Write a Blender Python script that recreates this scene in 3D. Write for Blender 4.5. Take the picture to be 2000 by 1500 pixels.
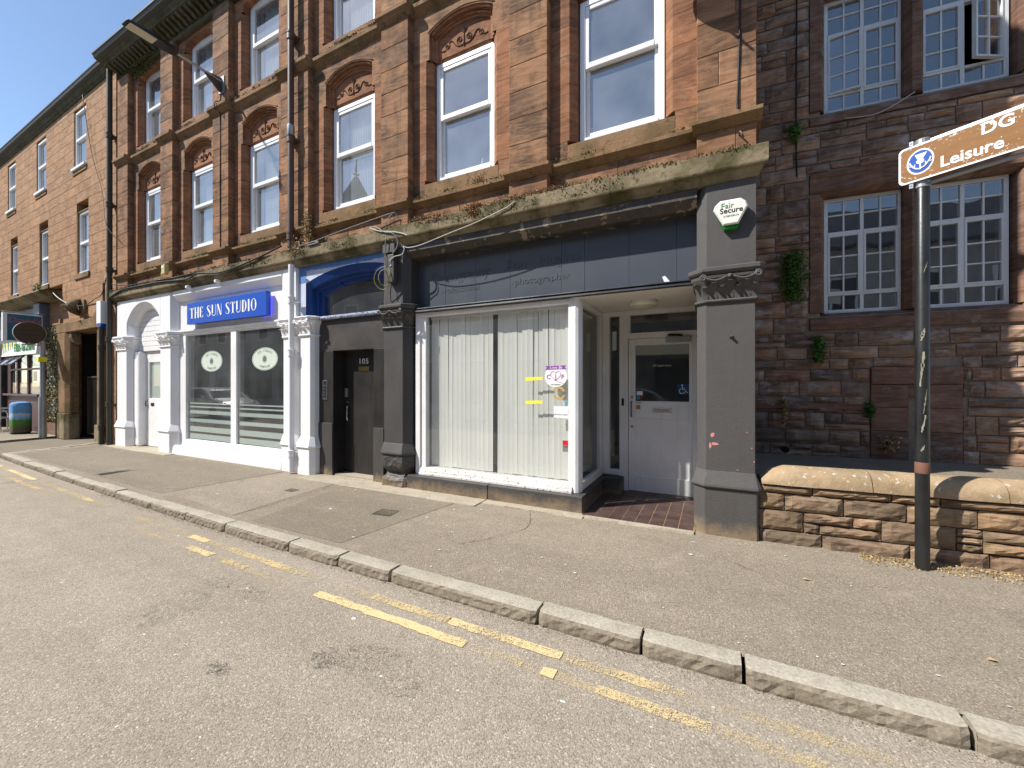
import bpy, bmesh, math, random
from mathutils import Vector, Matrix
random.seed(7)
R = math.radians
scene = bpy.context.scene
for o in list(bpy.data.objects): bpy.data.objects.remove(o)

# ---------------------------------------------------------------- camera
cam_d = bpy.data.cameras.new('camera'); cam = bpy.data.objects.new('camera', cam_d)
scene.collection.objects.link(cam); scene.camera = cam
cam_d.sensor_width = 36.0; cam_d.lens = 36.0 * 785.0 / 2000.0
cam_d.clip_start = 0.05; cam_d.clip_end = 2000
cam.location = (0, 0, 1.5); cam.rotation_euler = (R(90), 0, R(26.5))

# ---------------------------------------------------------------- sky, sun, exposure
SUN = Vector((1.2, 1.0, -1.68)).normalized()          # direction the light travels
elev = math.asin(-SUN.z); azim = math.atan2(-SUN.x, -SUN.y)
world = bpy.data.worlds.new('World'); scene.world = world; world.use_nodes = True
wn = world.node_tree
sky = wn.nodes.new('ShaderNodeTexSky'); sky.sky_type = 'NISHITA'; sky.sun_disc = False
sky.sun_elevation = elev; sky.sun_rotation = azim; sky.air_density = 1.0; sky.dust_density = 0.3; sky.ozone_density = 2.0
bg = wn.nodes['Background']; bg.inputs['Strength'].default_value = 0.112
wn.links.new(sky.outputs[0], bg.inputs['Color'])
sl = bpy.data.lights.new('sun', 'SUN'); sl.energy = 4.5; sl.angle = R(0.55); sl.color = (1.0, 0.955, 0.88)
sun = bpy.data.objects.new('sun', sl); scene.collection.objects.link(sun)
sun.rotation_euler = SUN.to_track_quat('-Z', 'Y').to_euler(); sun.location = (-20, -16, 32)
vs = scene.view_settings
vs.view_transform = 'Standard'; vs.look = 'None'; vs.gamma = 1.0; vs.exposure = 0.72; vs.use_curve_mapping = False
scene.render.engine = 'CYCLES'
scene.cycles.max_bounces = 6; scene.cycles.diffuse_bounces = 3; scene.cycles.glossy_bounces = 3; scene.cycles.transparent_max_bounces = 12

# ---------------------------------------------------------------- mesh helpers
C = scene.collection
class MB:
    def __init__(s): s.v = []; s.f = []
    def add(s, vs_, fs):
        b = len(s.v); s.v += [tuple(p) for p in vs_]; s.f += [tuple(i + b for i in f) for f in fs]; return s
    def box(s, x0, x1, y0, y1, z0, z1):
        return s.add([(x0,y0,z0),(x1,y0,z0),(x1,y1,z0),(x0,y1,z0),(x0,y0,z1),(x1,y0,z1),(x1,y1,z1),(x0,y1,z1)],
                     [(0,3,2,1),(4,5,6,7),(0,1,5,4),(1,2,6,5),(2,3,7,6),(3,0,4,7)])
    def stone(s, x0, x1, z0, z1, yf, yb, ch=.006):     # block with chamfered front arrises
        s.add([(x0+ch,yf,z0+ch),(x1-ch,yf,z0+ch),(x1-ch,yf,z1-ch),(x0+ch,yf,z1-ch),
               (x0,yf+ch,z0),(x1,yf+ch,z0),(x1,yf+ch,z1),(x0,yf+ch,z1),(x0,yb,z0),(x1,yb,z0),(x1,yb,z1),(x0,yb,z1)],
              [(0,1,2,3),(0,4,5,1),(1,5,6,2),(2,6,7,3),(3,7,4,0),(4,8,9,5),(5,9,10,6),(6,10,11,7),(7,11,8,4),(8,11,10,9)])
        return s
    def quad(s, a, b, c, d): return s.add([a,b,c,d], [(0,1,2,3)])
    def poly(s, pts): return s.add(pts, [tuple(range(len(pts)))])
    def loft(s, secs, cap=True):
        n = len(secs[0]); vs_ = [p for q in secs for p in q]; fs = []
        for i in range(len(secs)-1):
            for j in range(n):
                k = (j+1) % n; fs.append((i*n+j, i*n+k, (i+1)*n+k, (i+1)*n+j))
        if cap: fs += [tuple(range(n))[::-1], tuple((len(secs)-1)*n + j for j in range(n))]
        return s.add(vs_, fs)
    def prism(s, pts, ax, a, b):                        # pts: x->(y,z)  y->(x,z)  z->(x,y)
        g = {'x': lambda p,t:(t,p[0],p[1]), 'y': lambda p,t:(p[0],t,p[1]), 'z': lambda p,t:(p[0],p[1],t)}[ax]
        return s.loft([[g(p,a) for p in pts], [g(p,b) for p in pts]])
    def tube(s, path, r, n=8, cap=True):
        P = [Vector(p) for p in path]; rs = r if isinstance(r,(list,tuple)) else [r]*len(P); secs = []; u = None
        for i,p in enumerate(P):
            t = (P[min(i+1,len(P)-1)] - P[max(i-1,0)]).normalized()
            if u is None:
                u = t.orthogonal().normalized()
            else:
                u = (u - t*u.dot(t)); u = u.normalized() if u.length > 1e-6 else t.orthogonal().normalized()
            w = t.cross(u); secs.append([tuple(p + (u*math.cos(q)+w*math.sin(q))*rs[i]) for q in (2*math.pi*k/n for k in range(n))])
        return s.loft(secs, cap)
    def lathe(s, prof, c=(0,0,0), n=20, ax='z', cap=True):
        secs = []
        for r, h in prof:
            r = max(r, 1e-4); ring = []
            for k in range(n):
                q = 2*math.pi*k/n; a, b = r*math.cos(q), r*math.sin(q)
                ring.append((c[0]+a, c[1]+b, c[2]+h) if ax=='z' else ((c[0]+a, c[1]+h, c[2]+b) if ax=='y' else (c[0]+h, c[1]+a, c[2]+b)))
            secs.append(ring)
        return s.loft(secs, cap)
    def mesh(s, name='m', recalc=True):
        me = bpy.data.meshes.new(name); me.from_pydata(s.v, [], s.f)
        if recalc:
            b = bmesh.new(); b.from_mesh(me); bmesh.ops.recalc_face_normals(b, faces=b.faces); b.to_mesh(me); b.free()
        return me
def obj(name, mb, mat, parent=None, smooth=False, bevel=0, loc=None, rot=None, label=None):
    me = mb.mesh(name) if isinstance(mb, MB) else mb
    o = bpy.data.objects.new(name, me); C.objects.link(o)
    if mat and not me.materials: me.materials.append(mat)
    if parent: o.parent = parent
    if loc: o.location = loc
    if rot: o.rotation_euler = rot
    if smooth:
        for p in me.polygons: p.use_smooth = True
    if smooth == 'auto':
        me.set_sharp_from_angle(angle=R(38))
    if bevel:
        m = o.modifiers.new('bevel', 'BEVEL'); m.width = bevel; m.segments = 2; m.limit_method = 'ANGLE'; m.angle_limit = R(40)
    if label: o['label'] = label
    return o
def tag(o, label, cat=None, group=None, kind=None):
    if label: o['label'] = label
    if cat: o['category'] = cat
    if group: o['group'] = group
    if kind: o['kind'] = kind
    return o
def thing(name, label, cat, loc=(0,0,0), rz=0, group=None):
    o = bpy.data.objects.new(name, None); C.objects.link(o); o.empty_display_size = .2
    o.location = loc; o.rotation_euler = (0,0,rz); return tag(o, label, cat, group)
def struct(name, mb, mat, **k): return tag(obj(name, mb, mat, **k), None, None, None, 'structure')
def copy_tree(o, parent=None):
    c = o.copy(); C.objects.link(c); c.parent = parent
    for ch in list(o.children): copy_tree(ch, c)
    return c
def text(name, s, size, mat, parent, loc, rot=(R(90),0,0), ext=.0015, align='CENTER', sx=1.0, shear=0, bold=0, space=1.0):
    cu = bpy.data.curves.new('t','FONT'); cu.body = s; cu.size = size; cu.extrude = ext; cu.align_x = align; cu.align_y = 'CENTER'
    cu.shear = shear; cu.offset = bold; cu.space_character = space; cu.resolution_u = 3
    to = bpy.data.objects.new('t', cu); C.objects.link(to)
    me = bpy.data.meshes.new_from_object(to); bpy.data.objects.remove(to); bpy.data.curves.remove(cu)
    for v in me.vertices: v.co.x *= sx
    me.materials.clear()
    return obj(name, me, mat, parent, loc=loc, rot=rot)
def bez(p0, p1, sag=0, n=14, wob=0):
    out = []
    for i in range(n+1):
        t = i/n; p = Vector(p0).lerp(Vector(p1), t); p.z -= sag*4*t*(1-t)
        if wob and 0<i<n: p += Vector((random.uniform(-wob,wob), random.uniform(-wob,wob)*.4, random.uniform(-wob,wob)))
        out.append(p)
    return out
def smooth_path(pts, n=6):
    P = [Vector(p) for p in pts]; out = []
    for i in range(len(P)-1):
        a, b, c, d = P[max(i-1,0)], P[i], P[i+1], P[min(i+2,len(P)-1)]
        for k in range(n):
            t = k/n; out.append(.5*((2*b)+(c-a)*t+(2*a-5*b+4*c-d)*t*t+(3*b-a-3*c+d)*t**3))
    out.append(P[-1]); return out

# ---------------------------------------------------------------- material helpers
class NB:
    def __init__(s, name, rough=.8, spec=.3):
        s.m = bpy.data.materials.new(name); s.m.use_nodes = True; s.t = s.m.node_tree
        s.b = s.t.nodes['Principled BSDF']; s.out = s.t.nodes['Material Output']
        s.b.inputs['Roughness'].default_value = rough; s.b.inputs['Specular IOR Level'].default_value = spec
    def n(s, ty, **kw):
        nd = s.t.nodes.new('ShaderNode'+ty)
        for k, v in kw.items(): setattr(nd, k, v)
        return nd
    def link(s, a, b): s.t.links.new(a, b)
    def put(s, sock, v):
        if hasattr(v, 'is_output') or isinstance(v, bpy.types.NodeSocket): s.t.links.new(v, sock)
        elif v is not None:
            if isinstance(v, (tuple, list)) and len(v) == 3 and sock.type == 'RGBA': v = (*v, 1)
            sock.default_value = v
    def pos(s): return s.n('NewGeometry').outputs['Position']
    def objc(s): return s.n('TexCoord').outputs['Object']
    def rand(s): return s.n('ObjectInfo').outputs['Random']
    def map(s, v, scale=(1,1,1), loc=(0,0,0), rot=(0,0,0)):
        m = s.n('Mapping'); s.put(m.inputs['Vector'], v); m.inputs['Scale'].default_value = scale
        m.inputs['Location'].default_value = loc; m.inputs['Rotation'].default_value = rot; return m.outputs[0]
    def noise(s, v, scale=5, det=4, rough=.55, dist=0):
        m = s.n('TexNoise'); s.put(m.inputs['Vector'], v); m.inputs['Scale'].default_value = scale
        m.inputs['Detail'].default_value = det; m.inputs['Roughness'].default_value = rough; m.inputs['Distortion'].default_value = dist
        return m.outputs['Fac']
    def voro(s, v, scale=5, feat='F1', out='Distance', rnd=1):
        m = s.n('TexVoronoi', feature=feat); s.put(m.inputs['Vector'], v); m.inputs['Scale'].default_value = scale
        m.inputs['Randomness'].default_value = rnd; return m.outputs[out]
    def ramp(s, f, stops, interp='LINEAR'):
        m = s.n('ValToRGB'); m.color_ramp.interpolation = interp; e = m.color_ramp.elements
        while len(e) < len(stops): e.new(.5)
        for i, (p, c) in enumerate(stops):
            e[i].position = p; e[i].color = (*(c if isinstance(c,(tuple,list)) else (c,c,c)), 1)
        s.put(m.inputs[0], f); return m.outputs[0]
    def mix(s, f, a, b, mode='MIX'):
        m = s.n('Mix', data_type='RGBA', blend_type=mode, clamp_factor=True)
        s.put(m.inputs[0], f); s.put(m.inputs[6], a); s.put(m.inputs[7], b); return m.outputs[2]
    def math(s, op, a, b=None, c=None):
        m = s.n('Math', operation=op); s.put(m.inputs[0], a); s.put(m.inputs[1], b)
        if c is not None: s.put(m.inputs[2], c)
        return m.outputs[0]
    def vmath(s, op, a, b=None):
        m = s.n('VectorMath', operation=op); s.put(m.inputs[0], a); s.put(m.inputs[1], b); return m.outputs[0]
    def shift(s, v, r, k=37.0):                         # per-object offset of a texture vector
        cx = s.n('CombineXYZ'); s.put(cx.inputs[0], s.math('MULTIPLY', r, k)); s.put(cx.inputs[1], s.math('MULTIPLY', r, k*1.7)); s.put(cx.inputs[2], s.math('MULTIPLY', r, k*.6))
        return s.vmath('ADD', v, cx.outputs[0])
    def bump(s, h, st=.3, d=.01, nrm=None):
        m = s.n('Bump'); s.put(m.inputs['Height'], h); m.inputs['Strength'].default_value = st; m.inputs['Distance'].default_value = d
        if nrm is not None: s.put(m.inputs['Normal'], nrm)
        return m.outputs[0]
    def done(s, col=None, rough=None, nrm=None, **kw):
        if col is not None: s.put(s.b.inputs['Base Color'], col)
        if rough is not None: s.put(s.b.inputs['Roughness'], rough)
        if nrm is not None: s.put(s.b.inputs['Normal'], nrm)
        for k, v in kw.items(): s.put(s.b.inputs[k.replace('_',' ')], v)
        return s.m
def plain(name, col, rough=.5, spec=.4, metal=0, var=.12, bump=.0, bscale=60):
    b = NB(name, rough, spec); p = b.pos()
    n1 = b.noise(p, 3.1, 4); n2 = b.noise(p, 41, 3)
    c = b.mix(b.ramp(n1, [(.3, 0.0), (.75, 1.0)]), tuple(x*(1-var) for x in col), tuple(min(1, x*(1+var*.5)) for x in col))
    c = b.mix(b.math('MULTIPLY', n2, .25), c, tuple(x*(1-1.3*var) for x in col))
    b.b.inputs['Metallic'].default_value = metal
    return b.done(c, nrm=b.bump(b.noise(p, bscale, 3), bump, .004) if bump else None)
M = {}
def m_sandstone(name, tones, soot=.55, green=0.0, fine=1.0, bloom=0.0):
    b = NB(name, .9, .15); p = b.pos(); r = b.rand()
    q = b.shift(p, r)
    vr = b.n('VectorRotate', rotation_type='AXIS_ANGLE'); vr.inputs['Axis'].default_value = (0,1,0)
    b.put(vr.inputs['Vector'], q); b.put(vr.inputs['Angle'], b.math('MULTIPLY_ADD', b.math('FRACT', b.math('MULTIPLY', r, 7.13)), (.22 if bloom == 0 else .14), (-.12 if bloom == 0 else -.07)))
    bed = b.noise(b.map(vr.outputs[0], (1.5, 1.5, 11)), 2.0*fine, 7, .66, 1.1)
    base = b.ramp(r, [(i/(len(tones)-1), t) for i, t in enumerate(tones)])
    lo = b.mix(1, base, (.62,.52,.46), 'MULTIPLY')
    c = b.mix(b.ramp(bed, [(.30, 0.0), (.62, 1.0)]), lo, base)
    big = b.noise(b.map(q, (1,1,.8)), 2.1, 6, .64)
    st = b.math('MULTIPLY', b.ramp(big, [(.42, 0.0), (.58, 1.0)]), b.ramp(bed, [(.32, 1.0), (.66, .28)]))
    c = b.mix(b.math('MULTIPLY', st, soot), c, (.052,.041,.032))
    run = b.noise(b.map(p, (9,9,.55)), 1.6, 5, .65); c = b.mix(b.math('MULTIPLY', b.math('MULTIPLY', b.ramp(run, [(.54, 0.0), (.68, 1.0)]), b.ramp(b.noise(p, .8, 3), [(.42, 0.0), (.6, 1.0)])), soot*.55), c, (.060,.050,.038))
    up = b.noise(p, 6, 5, .65)
    c = b.mix(b.math('MULTIPLY', b.ramp(up, [(.60, 0.0), (.70, 1.0)]), .22), c, (.50,.40,.30))
    if green: c = b.mix(b.math('MULTIPLY', b.ramp(b.noise(p, 3.3, 6, .7), [(.45, 0.0), (.7, 1.0)]), green), c, (.19,.17,.07))
    if bloom: c = b.mix(b.math('MULTIPLY', b.math('MULTIPLY', b.ramp(b.noise(b.map(q,(1,1,2.2)), 4.5, 5, .7), [(.50, 0.0), (.66, 1.0)]), b.ramp(b.noise(p, .9, 3, .5), [(.42, 0.0), (.58, 1.0)])), bloom), c, (.40,.38,.37))
    g = b.noise(p, 160, 2); c = b.mix(.16, c, b.ramp(g, [(.3, .25), (.7, .9)]), 'OVERLAY')
    h = b.math('ADD', b.math('MULTIPLY', bed, .7), b.math('MULTIPLY', g, .35))
    return b.done(c, nrm=b.bump(h, .35, .012))
RED = [(.315,.172,.094),(.36,.20,.11),(.27,.162,.10),(.41,.238,.135),(.32,.18,.105),(.375,.215,.125),(.285,.152,.082)]
M['sand'] = m_sandstone('red_sandstone', RED, .92)
M['sandL'] = m_sandstone('pink_sandstone', [(.42,.25,.142),(.455,.275,.158),(.39,.23,.13),(.44,.27,.162)], .34, .16)
M['sandJ'] = m_sandstone('reveal_sandstone', [(.37,.178,.095),(.33,.165,.092),(.39,.19,.105)], .55)  # redder than the wall stone: the reveals' shade is put into the colour
M['rubble'] = m_sandstone('dark_rubble', [(.31,.20,.14),(.42,.265,.175),(.24,.185,.15),(.47,.31,.205),(.35,.255,.205),(.40,.235,.145),(.29,.22,.185),(.22,.16,.125)], .72, .07, 1.0, .8)
M['dress'] = m_sandstone('dressed_red', [(.27,.155,.105),(.23,.14,.105)], .60, 0, 1.0, .3)
M['walls'] = m_sandstone('garden_wall_stone', [(.36,.235,.14),(.25,.185,.135),(.42,.285,.175),(.19,.15,.118),(.33,.215,.135)], .80, .22)
def m_lichen(name, base, a, bcol, moss=.5, crust=False):
    b = NB(name, .93, .12); p = b.pos()
    n1 = b.noise(p, 4.5, 7, .68); n2 = b.noise(b.map(p, (1,1,1), (7,3,1)), 13, 6, .7); n3 = b.noise(b.map(p, (1,1,1), (1,9,4)), 2.1, 5, .6)
    c = b.mix(b.ramp(n1, [(.35, 0.0), (.65, 1.0)]), base, a)
    c = b.mix(b.ramp(n2, [(.56, 0.0), (.66, 1.0)]), c, bcol)
    c = b.mix(b.math('MULTIPLY', b.ramp(n3, [(.45, 0.0), (.62, 1.0)]), moss), c, (.055,.052,.018))
    w = b.voro(b.map(p, (1,1,1.2)), 26); c = b.mix(b.math('MULTIPLY', b.ramp(w, [(.0, 1.0), (.16, 0.0)]), b.ramp(n3, [(.35, 1.0), (.5, .0)])), c, (.55,.53,.45))
    if crust: c = b.mix(b.ramp(b.noise(b.map(p, (1,1,1), (3,5,2)), 24, 5, .6), [(.615, 0.0), (.65, 1.0)]), c, (.50,.48,.42))
    return b.done(c, nrm=b.bump(b.math('ADD', n1, b.math('MULTIPLY', n2, .5)), .7, .02))
M['corn'] = m_lichen('mossy_cornice', (.21,.165,.108), (.275,.228,.145), (.10,.078,.05), .88)
M['cope'] = m_lichen('lichen_coping', (.36,.25,.15), (.40,.30,.19), (.30,.225,.14), .38, True)
M['corn2'] = m_lichen('string_course_stone', (.27,.155,.085), (.235,.16,.092), (.10,.07,.045), .48)
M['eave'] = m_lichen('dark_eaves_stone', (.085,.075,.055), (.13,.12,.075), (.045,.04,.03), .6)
def m_paint(name, col, under, rough=.45, chip=.62, dirt=(.1,.09,.08), dirtamt=.25, bump=.25, stain=0, cs=27):
    b = NB(name, rough, .4); p = b.pos()
    n1 = b.noise(p, 2.3, 5, .6); n2 = b.noise(p, cs, 6, .68); n3 = b.noise(b.map(p, (6,6,.8)), 3, 5, .6)
    c = b.mix(b.math('MULTIPLY', b.ramp(n1, [(.35, 0.0), (.7, 1.0)]), dirtamt), col, dirt)
    c = b.mix(b.math('MULTIPLY', b.ramp(n3, [(.5, 0.0), (.8, 1.0)]), dirtamt), c, dirt)
    chipf = b.ramp(n2, [(chip, 0.0), (chip+.03, 1.0)])
    c = b.mix(chipf, c, under)
    if stain:
        z = b.n('SeparateXYZ'); b.put(z.inputs[0], p)
        f = b.math('MULTIPLY', b.math('SUBTRACT', 1.0, b.math('MULTIPLY', z.outputs[2], 1/.28)), b.noise(p, 9, 5, .7)); c = b.mix(b.ramp(f, [(.22, 0.0), (.5, 1.0)]), c, (.22,.16,.10))
    sp = b.voro(p, 30); c = b.mix(b.math('MULTIPLY', b.ramp(sp, [(.03, 1.0), (.07, 0.0)]), .5), c, under)
    return b.done(c, rough=b.math('MULTIPLY_ADD', n1, .25, rough-.1), nrm=b.bump(b.math('ADD', b.noise(p, 90, 3), b.math('MULTIPLY', b.noise(p,14,3), .8)), bump, .004))
M['black'] = m_paint('black_masonry_paint', (.052,.050,.050), (.22,.17,.13), .50, .725, (.10,.085,.07), .30, .45, 1)
M['blackg'] = m_paint('black_gloss_paint', (.020,.021,.025), (.16,.14,.12), .28, .76, (.05,.05,.055), .4, .12)
M['grey'] = m_paint('charcoal_masonry_paint', (.082,.077,.074), (.30,.27,.24), .58, .775, (.055,.05,.048), .35, .8, 1)
M['board'] = m_paint('slate_blue_fascia_paint', (.062,.072,.094), (.09,.10,.12), .36, .78, (.07,.075,.085), .45, .08)
M['ghost'] = m_paint('old_letter_residue', (.052,.061,.080), (.12,.13,.15), .5, .62, (.07,.075,.085), .5, .3)
M['blackd'] = m_paint('worn_black_door', (.018,.017,.017), (.13,.10,.08), .36, .735, (.055,.048,.042), .35, .2, 0)
M['peel'] = m_paint('flaking_black_lintel', (.034,.031,.030), (.24,.17,.15), .5, .645, (.09,.07,.06), .5, .4, 0, 44)
M['peelf'] = m_paint('weathered_black_fascia_head', (.034,.031,.030), (.26,.20,.14), .5, .585, (.12,.09,.06), .6, .5, 0, 6)
M['roomw'] = plain('shop_room_paint', (.36,.33,.29), .8, .2, 0, .2)
M['wpaint'] = m_paint('white_masonry_paint', (.80,.80,.81), (.62,.60,.57), .55, .80, (.62,.62,.63), .30, .35)
M['wwood'] = m_paint('white_painted_timber', (.82,.82,.82), (.32,.26,.20), .42, .735, (.50,.49,.47), .35, .15)
M['wrot'] = m_paint('peeling_white_sill', (.70,.69,.67), (.20,.14,.09), .6, .575, (.48,.42,.35), .5, .7)
M['cream'] = m_paint('cream_ceiling_paint', (.84,.81,.74), (.55,.48,.38), .6, .78, (.60,.54,.44), .4, .15)
M['oldwin'] = m_paint('old_window_paint', (.70,.72,.72), (.32,.30,.26), .5, .66, (.50,.50,.48), .4, .4)
M['blue'] = m_paint('dark_blue_gloss', (.012,.045,.19), (.10,.07,.06), .28, .72, (.02,.05,.15), .4, .15)
M['blue2'] = m_paint('sky_blue_wall_paint', (.075,.19,.52), (.30,.38,.55), .55, .70, (.12,.22,.45), .45, .45)
M['bluew'] = m_paint('whitish_blue_wall_paint', (.55,.60,.72), (.08,.07,.07), .6, .715, (.36,.42,.58), .45, .5)
M['bluechip'] = m_paint('chipped_blue_sill', (.40,.45,.60), (.03,.03,.05), .5, .52, (.15,.17,.26), .5, .8)
M['upvc'] = plain('white_upvc', (.80,.81,.82), .3, .45, 0, .04)
M['iron'] = m_paint('brown_cast_iron', (.105,.060,.045), (.06,.05,.045), .5, .68, (.05,.04,.035), .5, .4)
M['irond'] = m_paint('green_black_iron', (.045,.042,.034), (.10,.075,.045), .55, .66, (.07,.065,.04), .5, .4)
M['post'] = m_paint('black_post_paint', (.010,.010,.010), (.13,.13,.13), .30, .745, (.05,.05,.05), .4, .15)
M['galv'] = plain('galvanised_steel', (.40,.41,.41), .45, .5, .7, .2)
M['steel'] = plain('bright_steel', (.62,.62,.62), .25, .5, 1, .1)
M['brass'] = plain('aged_brass', (.42,.30,.10), .4, .5, .9, .2)
M['dark'] = plain('dark_rubber', (.012,.012,.013), .55, .3, 0, .2)
M['cableg'] = plain('grey_cable', (.20,.20,.20), .5, .3)
M['cablew'] = plain('pale_cable', (.52,.50,.46), .5, .3)
M['cabley'] = plain('yellow_green_cable', (.26,.25,.08), .5, .3)
M['slat'] = plain('blind_fabric', (.76,.745,.69), .75, .2, 0, .05)
M['slatd'] = plain('aged_blind_fabric', (.46,.46,.39), .75, .2, 0, .1)
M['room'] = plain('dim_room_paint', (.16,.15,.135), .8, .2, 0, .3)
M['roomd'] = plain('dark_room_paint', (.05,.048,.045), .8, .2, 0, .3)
M['scroll'] = plain('shade_dark_carving', (.10,.055,.035), .9, .1)  # shadow lines of the incised carving, put into a dark colour
M['curtain'] = plain('pale_curtain', (.50,.50,.48), .85, .1, 0, .1)
M['alarmw'] = plain('alarm_cream_plastic', (.80,.79,.72), .35, .45, 0, .03)
b = NB('alarm_green_plastic', .15, .6); M['alarmg'] = b.done((.006,.17,.02))
M['signblue'] = plain('sign_blue', (.010,.075,.46), .35, .45, 0, .06)
b = NB('halo_lamp', .5); M['halo'] = b.done((.05,.05,.6), Emission_Color=(.10,.08,1.0,1), Emission_Strength=.9)
M['white'] = plain('white_vinyl', (.82,.82,.82), .4, .3, 0, .03)
M['ink'] = plain('dark_ink', (.02,.022,.022), .5, .2)
M['inkg'] = plain('green_ink', (.03,.22,.05), .5, .2)
M['purple'] = plain('purple_vinyl', (.26,.05,.36), .4, .3)
M['pink'] = plain('pink_print', (.42,.16,.34), .5, .3)
M['gold'] = plain('gold_vinyl', (.50,.36,.12), .4, .3)
M['yellow'] = plain('yellow_tape', (.85,.80,.06), .5, .3, 0, .05)
M['redv'] = plain('red_vinyl', (.62,.02,.03), .4, .3)
M['cyan'] = plain('cyan_vinyl', (.08,.32,.45), .4, .3)
M['disab'] = plain('disabled_blue', (.012,.085,.20), .4, .3)
M['frost'] = plain('frosted_vinyl', (.44,.50,.45), .6, .3, 0, .04)
M['ovalv'] = plain('pale_green_vinyl', (.58,.65,.56), .5, .3, 0, .04)
M['lampg'] = plain('opal_diffuser', (.62,.60,.45), .4, .4)
def m_glass(name, f0=.08, tint=(.93,.95,.95), wav=0.0, rough=0.0, dust=0.0):
    m = bpy.data.materials.new(name); m.use_nodes = True; t = m.node_tree; t.nodes.clear()
    o = t.nodes.new('ShaderNodeOutputMaterial'); mx = t.nodes.new('ShaderNodeMixShader'); g = t.nodes.new('ShaderNodeBsdfGlossy'); tr = t.nodes.new('ShaderNodeBsdfTransparent')
    lw_ = t.nodes.new('ShaderNodeLayerWeight'); lw_.inputs[0].default_value = .5; pw = t.nodes.new('ShaderNodeMath'); pw.operation = 'POWER'; pw.inputs[1].default_value = 5
    ma = t.nodes.new('ShaderNodeMath'); ma.operation = 'MULTIPLY_ADD'; ma.inputs[1].default_value = 1-f0; ma.inputs[2].default_value = f0
    t.links.new(lw_.outputs['Facing'], pw.inputs[0]); t.links.new(pw.outputs[0], ma.inputs[0]); g.inputs['Roughness'].default_value = rough; tr.inputs[0].default_value = (*tint, 1)
    if dust:                                            # film of dust on the pane, its pale colour also lifting dark reflections
        df = t.nodes.new('ShaderNodeBsdfDiffuse'); df.inputs[0].default_value = (.62,.66,.70,1); m2 = t.nodes.new('ShaderNodeMixShader')
        gp = t.nodes.new('ShaderNodeNewGeometry'); dn = t.nodes.new('ShaderNodeTexNoise'); dn.inputs['Scale'].default_value = 2.1; dn.inputs['Detail'].default_value = 4; t.links.new(gp.outputs['Position'], dn.inputs['Vector'])
        dm = t.nodes.new('ShaderNodeMath'); dm.operation = 'MULTIPLY'; dm.inputs[1].default_value = dust*2; t.links.new(dn.outputs[0], dm.inputs[0]); t.links.new(dm.outputs[0], m2.inputs[0]); t.links.new(tr.outputs[0], m2.inputs[1]); t.links.new(df.outputs[0], m2.inputs[2]); tr = m2
    t.links.new(ma.outputs[0], mx.inputs[0]); t.links.new(tr.outputs[0], mx.inputs[1]); t.links.new(g.outputs[0], mx.inputs[2]); t.links.new(mx.outputs[0], o.inputs[0])
    if wav:
        ge = t.nodes.new('ShaderNodeNewGeometry'); no = t.nodes.new('ShaderNodeTexNoise'); no.inputs['Scale'].default_value = 2.3; no.inputs['Detail'].default_value = 1
        bu = t.nodes.new('ShaderNodeBump'); bu.inputs['Strength'].default_value = wav; bu.inputs['Distance'].default_value = .02
        t.links.new(ge.outputs['Position'], no.inputs['Vector']); t.links.new(no.outputs[0], bu.inputs['Height'])
        t.links.new(bu.outputs[0], g.inputs['Normal'])
    return m
M['glass'] = m_glass('shop_glass', .13, dust=.06)
M['glassd'] = m_glass('double_glazing', .32, (.80,.84,.84), .03, dust=.20)
M['glasso'] = m_glass('old_glass', .24, (.84,.88,.88), .12, dust=.07)
# ground
def m_asphalt(name, lo, hi, seed, spots=True):
    b = NB(name, .93, .18); p = b.map(b.pos(), loc=(seed,seed*2,0))
    v = b.voro(p, 140, out='Color'); g = b.noise(p, 300, 2); n1 = b.noise(p, .55, 6, .60); n2 = b.noise(p, 6, 6, .66); tr = b.noise(b.map(p, (.10,1.5,1)), 1.4, 4, .55)
    sv = b.n('SeparateColor'); b.put(sv.inputs[0], v)
    ag = b.ramp(sv.outputs[0], [(.0, .52), (.45, .90), (.9, 1.06), (1, 1.7)])
    c = b.mix(b.ramp(n1, [(.3, 0.0), (.72, 1.0)]), lo, hi)
    c = b.mix(b.math('MULTIPLY', b.ramp(tr, [(.36, 1.0), (.62, 0.0)]), .30), c, tuple(x*.70 for x in lo))
    c = b.mix(b.math('MULTIPLY', b.ramp(n2, [(.45, 0.0), (.72, 1.0)]), .28), c, tuple(x*.68 for x in lo))
    c = b.mix(b.math('MULTIPLY', b.ramp(b.noise(p, 2.3, 5, .7), [(.56, 0.0), (.70, 1.0)]), .22), c, (.46,.40,.32))
    c = b.mix(.8, c, ag, 'MULTIPLY')
    c = b.mix(b.math('MULTIPLY', b.ramp(g, [(.34, 1.0), (.44, 0.0)]), .45), c, tuple(x*.35 for x in lo))
    if spots:
        st = b.noise(p, .9, 3, .5); c = b.mix(b.math('MULTIPLY', b.math('MULTIPLY', b.ramp(st, [(.62, 0.0), (.72, 1.0)]), b.ramp(b.noise(p, 22, 5, .7), [(.40, 0.0), (.6, 1.0)])), .55), c, (.07,.063,.055))
    vd = b.voro(p, 140); h = b.math('ADD', b.math('SUBTRACT', 1.0, vd), b.math('MULTIPLY', g, .6))
    return b.done(c, nrm=b.bump(h, .6, .004))
M['road'] = m_asphalt('worn_asphalt', (.322,.275,.217), (.382,.33,.266), 3)
M['pave'] = m_asphalt('pavement_asphalt', (.262,.220,.166), (.318,.270,.207), 11)
M['pave2'] = m_asphalt('patched_asphalt_dark', (.228,.191,.144), (.262,.222,.17), 21, False)
M['pave3'] = m_asphalt('patched_asphalt_pale', (.295,.25,.193), (.34,.29,.228), 31, False)
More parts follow.
